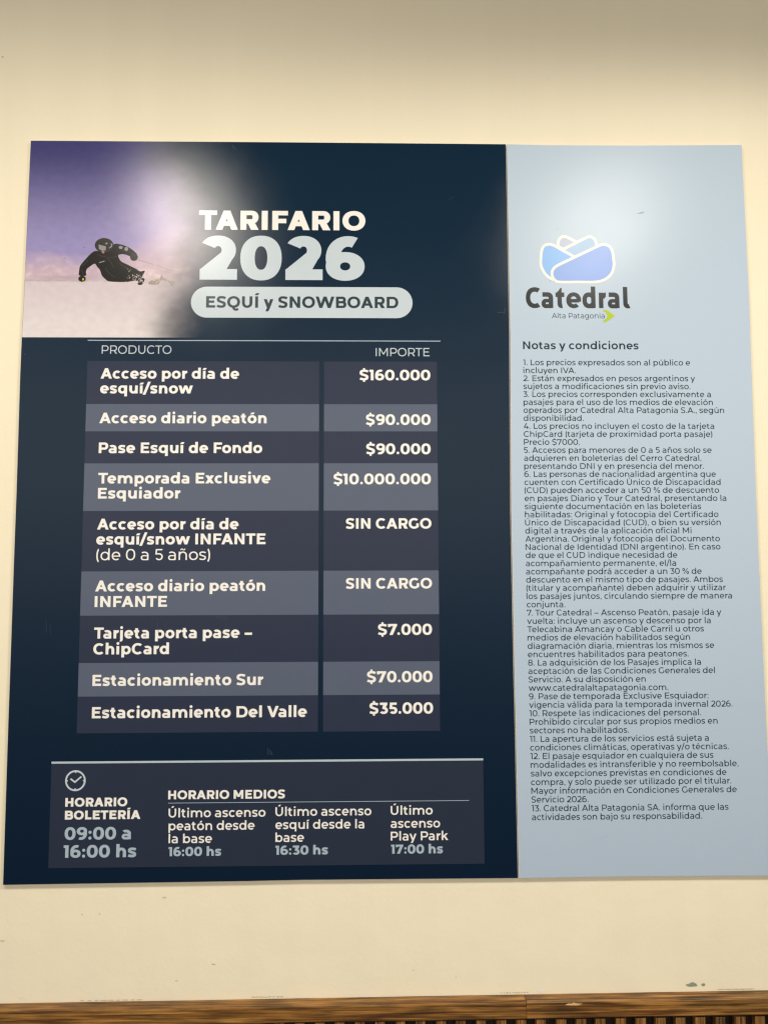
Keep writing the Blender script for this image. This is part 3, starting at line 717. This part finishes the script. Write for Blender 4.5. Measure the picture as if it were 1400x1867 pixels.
YF = -0.007            # front face of both boards
def poly(bm, pts, y):
    ar = sum(pts[k][0]*pts[(k+1) % len(pts)][1] - pts[(k+1) % len(pts)][0]*pts[k][1] for k in range(len(pts)))
    if ar < 0: pts = pts[::-1]
    f = bm.faces.new([bm.verts.new((x, y, z)) for x, z in pts]); f.normal_update()
    return f
def quad(bm, x0, z0, x1, z1, y): return poly(bm, [(x0, z0), (x1, z0), (x1, z1), (x0, z1)], y)
def lettering(name, lines, y, mat, parent, logo=False):
    bm = bmesh.new()
    for t, x0, x1, z, size, v in lines: text_mesh(bm, t, x0, x1, z, size, v, y, logo)
    return obj(name, bm, mat, parent)
def smooth_path(pts, closed, k=8):
    n = len(pts); out = []
    rng = range(n) if closed else range(n - 1)
    for i in rng:
        p0, p1, p2, p3 = (pts[(i + d) % n] if closed else pts[min(max(i + d, 0), n-1)] for d in (-1, 0, 1, 2))
        for j in range(k):
            u = j/k
            out.append(tuple(.5*((2*b) + (c-a)*u + (2*a-5*b+4*c-d)*u*u + (3*b-a-3*c+d)*u**3) for a, b, c, d in zip(p0, p1, p2, p3)))
    if not closed: out.append(pts[-1])
    return out
def ribbon(bm, pts, w, y, closed=False):
    n = len(pts); L, Rr = [], []
    for i in range(n):
        a = pts[(i-1) % n] if closed else pts[max(i-1, 0)]; b = pts[(i+1) % n] if closed else pts[min(i+1, n-1)]
        dx, dz = b[0]-a[0], b[1]-a[1]; d = math.hypot(dx, dz) or 1
        ox, oz = -dz/d*w/2, dx/d*w/2
        L.append(bm.verts.new((pts[i][0]+ox, y, pts[i][1]+oz))); Rr.append(bm.verts.new((pts[i][0]-ox, y, pts[i][1]-oz)))
    for i in range(n if closed else n-1):
        j = (i+1) % n
        f = bm.faces.new([Rr[i], Rr[j], L[j], L[i]])
def disc(bm, cx, cz, r, y, n=28): poly(bm, [(cx+r*math.cos(2*math.pi*i/n), cz+r*math.sin(2*math.pi*i/n)) for i in range(n)], y)

# ---------------------------------------------------------------- wall
def grid(bm, x0, z0, x1, z1, nx, nz, yf):
    vs = [[bm.verts.new((x0+(x1-x0)*i/nx, yf(x0+(x1-x0)*i/nx, z0+(z1-z0)*j/nz), z0+(z1-z0)*j/nz)) for i in range(nx+1)] for j in range(nz+1)]
    for j in range(nz):
        for i in range(nx): bm.faces.new([vs[j][i], vs[j][i+1], vs[j+1][i+1], vs[j+1][i]])
bm = bmesh.new()
grid(bm, -2.5, 0, 2.5, 3.2, 100, 64, lambda x, z: 0.0)
wall = obj('wall', bm, M_wall); wall['kind'] = 'structure'
wall['label'] = 'plain cream painted wall behind the two boards'

rnd = random.Random(5)
def blob(bm, cx, cz, rx, rz, y, n=26, rough=.22, h=.00035):
    """a small uneven flake or drip of paint standing proud of the wall"""
    ring = []
    for i in range(n):
        a = 2*math.pi*i/n; k = 1 + rnd.uniform(-rough, rough)
        ring.append((cx+rx*k*math.cos(a), cz+rz*k*math.sin(a)))
    c = bm.verts.new((cx, y-h, cz)); vs = [bm.verts.new((x, y-.0001, z)) for x, z in ring]
    for i in range(n): bm.faces.new([vs[i], vs[(i+1) % n], c])
M_chip = print_mat('dark_scuff', (.54, .46, .33, 1), .2, .6, .01)
M_drip = print_mat('white_paint_drip', (.80, .76, .66, 1), .05, .5, .01)
M_green = print_mat('old_green_paint', (.24, .29, .20, 1), .2, .6, .01)
def wall_marks(name, items, mat, label):
    for x, z, rx, rz in items:
        bm = bmesh.new(); blob(bm, x, z, rx, rz, -.0003)
        o = obj(name, bm, mat, wall, True); o['label'] = label
wall_marks('scuff_mark', [(-.4788, 1.0509, .0012, .0010), (-.4518, 1.0514, .0010, .0012), (-.3525, 1.0749, .0030, .0012), (-.3315, .9508, .0022, .0007),
    (-.6521, 2.4506, .0016, .0014), (-.60, 1.013, .004, .0008), (.10, .951, .0012, .0008), (.034, .962, .0009, .0009), (-.275, .9745, .003, .0008)]
    + [(-.213 + k*.0062, .9253 + rnd.uniform(-.0003, .0003), rnd.uniform(.002, .004), .0006) for k in range(8)]
    + [(-.475 + k*.011, .9236, rnd.uniform(.003, .006), .0006) for k in range(9)]
    + [(.17 + k*.0045, .9268, rnd.uniform(.0008, .002), .0008) for k in range(10)] + [(.515 + k*.011, .9275, .007, .0007) for k in range(5)],
    M_chip, 'dark scuff on the cream paint')
wall_marks('paint_drip', [(.2336, .9290, .0065, .0030), (-.5689, .9304, .0030, .0024), (.0260, 2.4751, .0018, .0014), (.2747, 2.4231, .0016, .0050), (.37, .930, .0010, .0022),
    (.336, 2.485, .0016, .0026), (-.563, .9285, .0014, .0018)], M_drip, 'white blob of dried paint')
wall_marks('old_paint_patch', [(.4672, .9342, .0085, .0025), (.4700, .9360, .0048, .0024), (.4862, .9346, .0030, .0022)], M_green, 'greenish bare patch where the cream paint is gone')
# ---------------------------------------------------------------- slatted wood panelling with its rail
wp = thing('wood_panelling', 'brown stained wooden rail over vertical battens along the foot of the cream wall', 'wood panelling', (0, 0, 0.02))
ZR, ZL, DR = .9243, .8987, .0208
def lean(x): return .0037*(x - .30)
prof = [(-.0002, ZR-.0002), (-DR*.5, ZR), (-DR+.0022, ZR-.0001), (-DR+.0006, ZR-.0007), (-DR, ZR-.0024), (-DR, (ZR+ZL)/2), (-DR, ZL+.0022), (-DR+.0008, ZL+.0006), (-DR+.0024, ZL), (-.0002, ZL)]
def rail_wave(x): return noise.noise(Vector((x*3.1, .3, 0)))*.0010 + noise.noise(Vector((x*14, 1.3, 0)))*.00035 + lean(x)
rail = None
for xa, xb, dz_, dy_ in ((-2.2, .2046, 0, 0), (.2052, 2.2, .0003, -.0003)):
    bm = bmesh.new(); rows = []; NX = int((xb-xa)*60)
    for i in range(NX+1):
        x = xa + (xb-xa)*i/NX
        w = rail_wave(x) + dz_
        r = []
        for k, (y, z) in enumerate(prof):
            a = w if 1 <= k <= 3 else (lean(x) + (w-lean(x))*.5 if k in (4, 5) else lean(x) + noise.noise(Vector((x*5, 7, 0)))*.0006)
            r.append(bm.verts.new((x, y if k in (0, 9) else y + dy_ + noise.noise(Vector((x*4, k*2.0, 5)))*.0005, z + a)))
        rows.append(r)
    n_ = len(prof)
    for i in range(NX):
        for k in range(n_):
            a, b = k, (k+1) % n_
            bm.faces.new([rows[i][a], rows[i][b], rows[i+1][b], rows[i+1][a]])
    bm.faces.new(rows[0]); bm.faces.new(rows[-1][::-1])
    bmesh.ops.recalc_face_normals(bm, faces=bm.faces)
    rail = obj('rail', bm, M_rail, wp)
def sstep_(x): return min(max((x+.05)/.25, 0), 1)
# the top arris, rubbed pale where hands and chairs have worn the stain off
bm = bmesh.new()
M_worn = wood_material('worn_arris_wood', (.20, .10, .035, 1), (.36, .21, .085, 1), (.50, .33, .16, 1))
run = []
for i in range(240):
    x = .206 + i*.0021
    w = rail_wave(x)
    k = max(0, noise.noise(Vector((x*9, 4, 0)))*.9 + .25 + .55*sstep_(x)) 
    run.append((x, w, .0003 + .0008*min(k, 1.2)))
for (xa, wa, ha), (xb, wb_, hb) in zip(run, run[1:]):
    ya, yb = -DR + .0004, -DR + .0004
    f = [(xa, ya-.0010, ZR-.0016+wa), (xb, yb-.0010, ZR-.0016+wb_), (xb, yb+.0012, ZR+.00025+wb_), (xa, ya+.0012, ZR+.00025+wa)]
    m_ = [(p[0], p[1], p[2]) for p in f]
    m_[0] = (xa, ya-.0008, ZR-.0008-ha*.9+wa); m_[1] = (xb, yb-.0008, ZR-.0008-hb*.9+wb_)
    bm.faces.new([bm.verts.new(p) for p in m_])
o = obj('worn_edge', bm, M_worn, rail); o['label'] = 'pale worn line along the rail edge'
# knocks where the stain has gone, on the rail's front edge
bm = bmesh.new(); blob(bm, .2786, .9195, .0105, .0018, -DR-.0004, 18, .4, .0003); blob(bm, .2700, .9192, .005, .0012, -DR-.0004, 12, .4, .0003)
M_bare = print_mat('bare_wood', (.62, .42, .18, 1), .2, .5, .01)
o = obj('chipped_edge', bm, M_bare, rail); o['label'] = 'pale knock on the rail edge'
bm = bmesh.new()
def box(bm, x0, x1, y0, y1, z0, z1):
    v = [bm.verts.new(p) for p in ((x0, y0, z0), (x1, y0, z0), (x1, y1, z0), (x0, y1, z0), (x0, y0, z1), (x1, y0, z1), (x1, y1, z1), (x0, y1, z1))]
    for f in ((0, 1, 5, 4), (1, 2, 6, 5), (2, 3, 7, 6), (3, 0, 4, 7), (4, 5, 6, 7), (3, 2, 1, 0)): bm.faces.new([v[i] for i in f])
box(bm, -2.2, 2.2, -.0040, -.0002, .02, ZL-.0060)
obj('backing_board', bm, M_back, wp)
bm = bmesh.new(); bw = .0150
box(bm, -bw/2, bw/2, -.0175, -.0042, .02, ZL-.0030)
bmesh.ops.bevel(bm, geom=list(bm.edges), offset=.0008, segments=2, affect='EDGES', profile=.6)
first = obj('batten', bm, M_batten, wp)
base = first.location.copy(); PITCH, X0 = .0307, .3810
nb = 0
for k in range(-46, 20):
    x = X0 + k*PITCH + rnd.uniform(-.0006, .0006)
    if abs(x) > 1.0: continue
    b_ = first if nb == 0 else first.copy()
    if nb: col.objects.link(b_); b_.parent = wp
    b_.location = base + Vector((x, 0, 0)); nb += 1

# ---------------------------------------------------------------- boards
def board_panel(name, outline, face_mat, parent, th=.005):
    """foam board: printed front skin, white core showing on the edges"""
    bm = bmesh.new()
    pts = outline
    ar = sum(pts[k][0]*pts[(k+1) % len(pts)][1] - pts[(k+1) % len(pts)][0]*pts[k][1] for k in range(len(pts)))
    if ar < 0: pts = pts[::-1]
    cx_ = (min(p[0] for p in pts)+max(p[0] for p in pts))/2; cz_ = (min(p[1] for p in pts)+max(p[1] for p in pts))/2
    hw = (max(p[0] for p in pts)-min(p[0] for p in pts))/2; hh = (max(p[1] for p in pts)-min(p[1] for p in pts))/2
    cut = .0007                                  # knife-cut rim: the core shows as a hairline
    fr = [bm.verts.new((cx_+(x-cx_)*(1-cut/hw), YF, cz_+(z-cz_)*(1-cut/hh))) for x, z in pts]
    md = [bm.verts.new((x, YF+.0009, z)) for x, z in pts]; bk = [bm.verts.new((x, YF+th, z)) for x, z in pts]
    f = bm.faces.new(fr); f.material_index = 0
    g = bm.faces.new(bk[::-1]); g.material_index = 1
    n = len(pts)
    for i in range(n):
        j = (i+1) % n
        s = bm.faces.new([fr[i], md[i], md[j], fr[j]]); s.material_index = 1
        s = bm.faces.new([md[i], bk[i], bk[j], md[j]]); s.material_index = 1
    return obj(name, bm, [face_mat, M_core], parent)

pb = thing('price_board', 'wide navy board with a skier photo and ski pass price table', 'sign', (-.2, YF, 1.1))
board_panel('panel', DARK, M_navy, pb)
y1, y2, y3, y4 = YF-.00007, YF-.00014, YF-.00021, YF-.00028

# printed photograph: skier carving under a violet sky, running out into the navy
def sstep(a, b, x):
    u = min(max((x-a)/(b-a), 0), 1); return u*u*(3-2*u)
def mixc(a, b, u): return tuple(p+(q-p)*u for p, q in zip(a, b))
PX0, PX1, PZ0, PZ1 = PRINT['bl'][0], PRINT['br'][0], PRINT['bl'][1], PRINT['tl'][1]
def photo_ink(u, w):
    """u 0..1 left to right, w 0..1 bottom to top"""
    nz = noise.fractal(Vector((u*7, w*9, 0)), 1.0, 2.0, 5)
    nf = noise.fractal(Vector((u*30, w*34, 3)), 1.0, 2.0, 4)
    sky = mixc(lin(146, 138, 184), lin(66, 64, 112), sstep(.42, 1.0, w))
    sky = mixc(sky, lin(176, 152, 190), sstep(.30, .70, u)*(1-sstep(.55, 1.0, w))*.6)
    sky = mixc(sky, lin(168, 150, 186), sstep(.42, .75, u)*sstep(1.0, .6, w)*.3)
    mist = lin(190, 168, 182); snow = mixc(lin(202, 190, 196), lin(212, 204, 205), sstep(.27, .02, w))
    rise = sstep(.25, .75, u)
    c = mixc(mist, sky, sstep(.33 + .06*rise + nz*.03, .45 + .16*rise + nz*.035, w))
    c = mixc(snow, c, sstep(.285 + .01*nz, .30 + .012*nz, w))
    line = math.exp(-((w-.287-.004*nf)/.006)**2)*sstep(.55, .2, u)
    c = mixc(c, lin(150, 132, 140), line*.55)
    if .27 < w < .42:
        c = mixc(c, lin(226, 210, 208), max(0, nf)*.5*math.exp(-((w-.33)/.05)**2))
    c = mixc(c, tuple(k*(1+nf*.06) for k in c[:3]) + (1,), 1)
    for px_, pw_, ru, rw, am in ((.50, .315, .055, .022, .55), (.585, .30, .05, .016, .45), (.42, .305, .05, .012, .5), (.16, .30, .12, .012, -.35), (.66, .33, .07, .04, .3)):
        g_ = math.exp(-((u-px_)/ru)**2 - ((w-pw_)/rw)**2)*(.65 + .7*nf)
        c = mixc(c, lin(232, 214, 210) if am > 0 else lin(140, 122, 132), max(0, min(1, g_*abs(am)*1.4)))
    edge = .60 + .03*nz + .08*sstep(0, .5, w) - .13*sstep(.62, 1.0, w)
    c = mixc(c, lin(70, 66, 70), sstep(edge-.16, edge+.06, u)*.55)
    c = mixc(c, (.0045, .0190, .040, 1), sstep(edge-.10, edge+.15, u))
    return c
bm = bmesh.new(); NXP, NZP = 150, 130
cl = bm.loops.layers.float_color.new('ink')
vs = []
def left_edge(z):
    for (xa, za), (xb, zb) in zip(DARK, DARK[1:]):
        if za <= z <= zb: return xa + (xb-xa)*(z-za)/(zb-za)
    return DARK[8][0]
for j in range(NZP+1):
    z = PZ0 + (PZ1-PZ0)*j/NZP; xl = left_edge(min(z, PZ1))
    vs.append([bm.verts.new((xl + .0010 + (PX1-xl-.001)*i/NXP, y1, z - .0009*j/NZP)) for i in range(NXP+1)])
for j in range(NZP):
    for i in range(NXP):
        f = bm.faces.new([vs[j][i], vs[j][i+1], vs[j+1][i+1], vs[j+1][i]])
        for lp, (a, b) in zip(f.loops, ((i, j), (i+1, j), (i+1, j+1), (i, j+1))):
            lp[cl] = photo_ink(a/NXP, b/NZP)
M_photo, nt, b = mat_new('printed_photograph')
at = node(nt, 'ShaderNodeVertexColor', layer_name='ink'); nt.links.new(at.outputs['Color'], b.inputs['Base Color'])
gloss_texture(nt, b, ROUGH, SPEC)
photo = obj('printed_photo', bm, M_photo, pb); photo['label'] = 'printed photo of a skier leaning low over the snow under a violet sky'
def inked(name, shapes, mat, y, smooth=False):
    bm = bmesh.new()
    for s in shapes: poly(bm, smooth_path(s, True, 4) if smooth else s, y)
    bmesh.ops.triangulate(bm, faces=bm.faces, ngon_method='EAR_CLIP')
    return obj(name, bm, mat, photo)
inked('ski', [SKIER['ski']], M_spray, y2, True)
inked('ski_pole', [SKIER['pole'], SKIER['pole2']], M_spray, y2)
inked('ski_suit', [SKIER['suit']], M_suit, y3, True); inked('sleeve', [SKIER['arm']], M_suit, y3-.00002, True)
inked('helmet', [SKIER['helmet']], M_helmet, y4)
inked('goggles', [SKIER['goggles']], M_gog, y4-.00006)
inked('face', [SKIER['face']], M_pink, y4-.00009, True)
inked('glove', [SKIER['glove']], M_suit, y4); inked('glove', [SKIER['glove2']], M_helmet, y4)
for k_, n_ in (('patch', 'suit_patch'), ('patch2', 'suit_patch'), ('hl', 'chest_stripe'), ('hlm', 'helmet_vent'), ('hlm2', 'helmet_glint')): inked(n_, [SKIER[k_]], M_gog, y4-.00006)
M_fold = print_mat('suit_fold_ink', (.050, .045, .040, 1), .2)
for k_, f_ in enumerate(SKIER['folds']):
    bm = bmesh.new(); ribbon(bm, smooth_path(f_, False, 5), .0011, y4-.00004-.000002*k_); obj('suit_fold', bm, M_fold, photo)
bm = bmesh.new(); poly(bm, SKIER['glint'], y4-.00009); obj('glove_badge', bm, M_lime, photo)
# flying snow: flecks in the sky and pale spray over the skier's legs
M_fleck = print_mat('fleck_ink', (.20, .16, .22, 1), .2)
for x, z, s in SPECKS:
    a = rnd.uniform(0, 3.14); l = s*.00045*rnd.uniform(.8, 1.8); w_ = s*.0003
    ca, sa = math.cos(a), math.sin(a)
    bm = bmesh.new(); poly(bm, [(x+l*ca, z+l*sa), (x-w_*sa, z+w_*ca), (x-l*ca, z-l*sa), (x+w_*sa, z-w_*ca)], y2)
    obj('ice_fleck', bm, M_fleck, photo)
bm = bmesh.new()
lx = [p[0] for p in SKIER['leg']]; lz = [p[1] for p in SKIER['leg']]
for k in range(150):
    u = rnd.random()**.9
    x = min(lx) + (SKIER['ski'][6][0]-min(lx))*u; z = min(lz) + abs(rnd.gauss(0, .010)) * (1-.4*u) - .001
    l = rnd.uniform(.0006, .0022); a = rnd.uniform(.2, 1.6); w_ = l*.3
    ca, sa = math.cos(a), math.sin(a)
    poly(bm, [(x+l*ca, z+l*sa), (x-w_*sa, z+w_*ca), (x-l*ca, z-l*sa), (x+w_*sa, z-w_*ca)], y4-.00006-.000002*k)
obj('snow_spray', bm, print_mat('spray_ink', (.60, .50, .48, 1), .2), photo)

# title block
lettering('title_lettering', [TITLE], y3, M_white, pb)
lettering('year_lettering', [YEAR], y3, M_ice, pb)
bx0, bx1, bz1, bz0 = BADGE[0][0], BADGE[1][0], BADGE[2][1], BADGE[3][1]
r_ = (bz1-bz0)/2; pts = [(bx1-r_+r_*math.cos(a), bz0+r_+r_*math.sin(a)) for a in [math.pi*(-.5+k/24) for k in range(25)]]
pts += [(bx0+r_+r_*math.cos(a), bz0+r_+r_*math.sin(a)) for a in [math.pi*(.5+k/24) for k in range(25)]]
bm = bmesh.new(); poly(bm, pts, y2); badge = obj('badge', bm, M_ice, pb)
lettering('badge_lettering', [BADGE_TXT], y4, M_slate, badge)

# price table
lettering('column_heading', [HEADS[0]], y2, M_ice, pb); lettering('column_heading', [HEADS[1]], y2, M_ice, pb)
bm = bmesh.new(); zr = (RULE[0][1]+RULE[1][1])/2; quad(bm, RULE[0][0], zr-.0007, RULE[1][0], zr+.0007, y2); obj('header_rule', bm, M_icetext, pb)
for i, (items, prices) in enumerate(ITEMS):
    for c, lines in ((0, items), (1, prices)):
        bm = bmesh.new(); quad(bm, COLS[2*c], ROWS[i+1], COLS[2*c+1], ROWS[i], y2)
        cell = obj('table_cell', bm, M_cellB if i % 2 else M_cellA, pb)
        lettering('cell_lettering', lines, y4, M_white, cell)

# opening-hours block
bm = bmesh.new()
hx0 = (HOURS[0][0]+HOURS[3][0])/2; hx1 = (HOURS[1][0]+HOURS[2][0])/2; hz1 = (HOURS[0][1]+HOURS[1][1])/2; hz0 = (HOURS[2][1]+HOURS[3][1])/2
quad(bm, hx0, hz0, hx1, hz1, y1); hp = obj('hours_panel', bm, M_hours, pb)
bm = bmesh.new(); bz1 = (BAR[0][1]+BAR[1][1])/2; bz0 = (BAR[2][1]+BAR[3][1])/2
quad(bm, hx0, bz0+.0006, hx1, bz1-.0006, y2); obj('accent_bar', bm, M_bar, hp)
bm = bmesh.new(); dz = (DIV[0][1]+DIV[1][1])/2; quad(bm, DIV[0][0], dz-.0004, DIV[1][0], dz+.0004, y2); obj('divider_rule', bm, M_icetext, hp)
bm = bmesh.new(); cx, cz = CLOCK[0]; rr = CLOCK[1][0]-cx-.0012
ribbon(bm, [(cx+rr*math.cos(a*math.pi/24), cz+rr*math.sin(a*math.pi/24)) for a in range(48)], .0026, y2, True)
for k in range(4):
    a = k*math.pi/2; ribbon(bm, [(cx+rr*.98*math.cos(a), cz+rr*.98*math.sin(a)), (cx+rr*.80*math.cos(a), cz+rr*.80*math.sin(a))], .0022, y2-.00003)
ribbon(bm, [(cx-rr*.52, cz+rr*.20), (cx-rr*.02, cz-rr*.18)], .0024, y2-.00004)
ribbon(bm, [(cx-rr*.08, cz-rr*.18), (cx+rr*.62, cz+rr*.42)], .0024, y2-.00005)
obj('clock_icon', bm, M_ice, hp)
for l in (HTXT['w'][:2], HTXT['w'][2:]): lettering('hours_heading', l, y2, M_white, hp)
lettering('opening_time', HTXT['b'][:2], y2, M_icetext, hp)
for k in range(3):
    lettering('lift_name', HTXT['m'][k*3:k*3+3], y2, M_white, hp); lettering('last_ride_time', [HTXT['b'][2+k]], y2, M_icetext, hp)

# scratches and rubs on the laminate
def scratch(bm, x, z, l, ang, w, y): 
    ca, sa = math.cos(ang), math.sin(ang)
    ribbon(bm, [(x, z), (x+l*.4*ca, z+l*.4*sa+l*.02), (x+l*ca, z+l*sa)], w, y)
yS = y4-.00016
for k, a in enumerate([(-.3695, 1.4998, .018, -1.5, .0007), (-.3573, 1.4995, .017, -1.52, .0006), (-.2795, 1.5085, .020, -.05, .0005), (-.2740, 1.5060, .014, .03, .0005), (-.2700, 1.5035, .012, 0, .0004),
          (-.1935, 1.303, .011, -1.5, .0006), (-.1905, 1.301, .009, -1.35, .0007), (-.1880, 1.298, .006, -1.2, .0005), (-.2615, 2.2935, .008, -1.1, .0008), (-.2570, 2.2890, .004, -.9, .0006), (-.5950, 1.9345, .0022, -.3, .0010),
          (.1790, 2.0066, .012, 0, .0007), (.1905, 2.0066, .009, 1.3, .0007), (-.546, 1.505, .02, -1.5, .0005), (-.538, 1.497, .016, -1.55, .0004), (.05, 1.72, .01, -.4, .0004), (-.46, 1.36, .012, .2, .0004), (.10, 2.2, .012, .5, .0004)]):
    bm = bmesh.new(); scratch(bm, *a, yS-.000004*k)
    o = obj('scratch_mark', bm, M_scr, pb); o['label'] = 'pale scratch in the dark laminate'

# ---- pale board
nb_ = thing('notes_board', 'tall narrow pale blue board with a resort logo and thirteen notes in small print', 'sign', (.38, YF, 1.1))
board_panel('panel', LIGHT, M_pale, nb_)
emb = None
for k, (key, mt) in enumerate(zip(('backleft', 'backright', 'left', 'main'), M_petal)):
    path = smooth_path(PETALS[key][0], True, 6)
    bm = bmesh.new(); poly(bm, path, YF-.00006-.00006*k); bmesh.ops.triangulate(bm, faces=bm.faces, ngon_method='EAR_CLIP')
    pt_ = obj('logo_petal', bm, mt, nb_)
    bm = bmesh.new()
    if key in ('backleft', 'backright', 'left'):
        pth = smooth_path(PETALS[key][0], False, 6)
    else: pth = path
    ribbon(bm, pth, PETALW*.88, YF-.00009-.00006*k, key == 'main')
    obj('petal_outline', bm, M_cream, pt_)
lettering('logo_lettering', [LOGO], y2, M_logo, nb_, True)
lettering('logo_tagline', [TAG], y2, M_note, nb_)
bm = bmesh.new(); poly(bm, ARROW, y2); bmesh.ops.triangulate(bm, faces=bm.faces, ngon_method='EAR_CLIP'); obj('logo_arrow', bm, M_lime, nb_)
lettering('notes_heading', [NHEAD], y2, M_note, nb_)
grp = []
for l in NOTES:
    if l[0].split('.')[0].isdigit() and l[0][:3].strip('.').strip()[:1].isdigit() and '. ' in l[0][:4]: grp.append([])
    grp[-1].append(l)
for g in grp: lettering('note_paragraph', g, y2, M_note, nb_)
M_rub = print_mat('rub_grey', (.30, .37, .42, 1), .1, .6, .01)
for k, a in enumerate([(.4180, 2.1785, .010, .15, .0012), (.4225, 2.1800, .007, .2, .0009), (.2800, 2.1500, .005, .5, .0005), (.47, 1.75, .008, .9, .0004), (.33, 1.16, .01, .4, .0004)]):
    bm = bmesh.new(); scratch(bm, *a, y2-.000004*k)
    o = obj('scratch_mark', bm, M_rub, nb_); o['label'] = 'grey rub on the pale laminate'
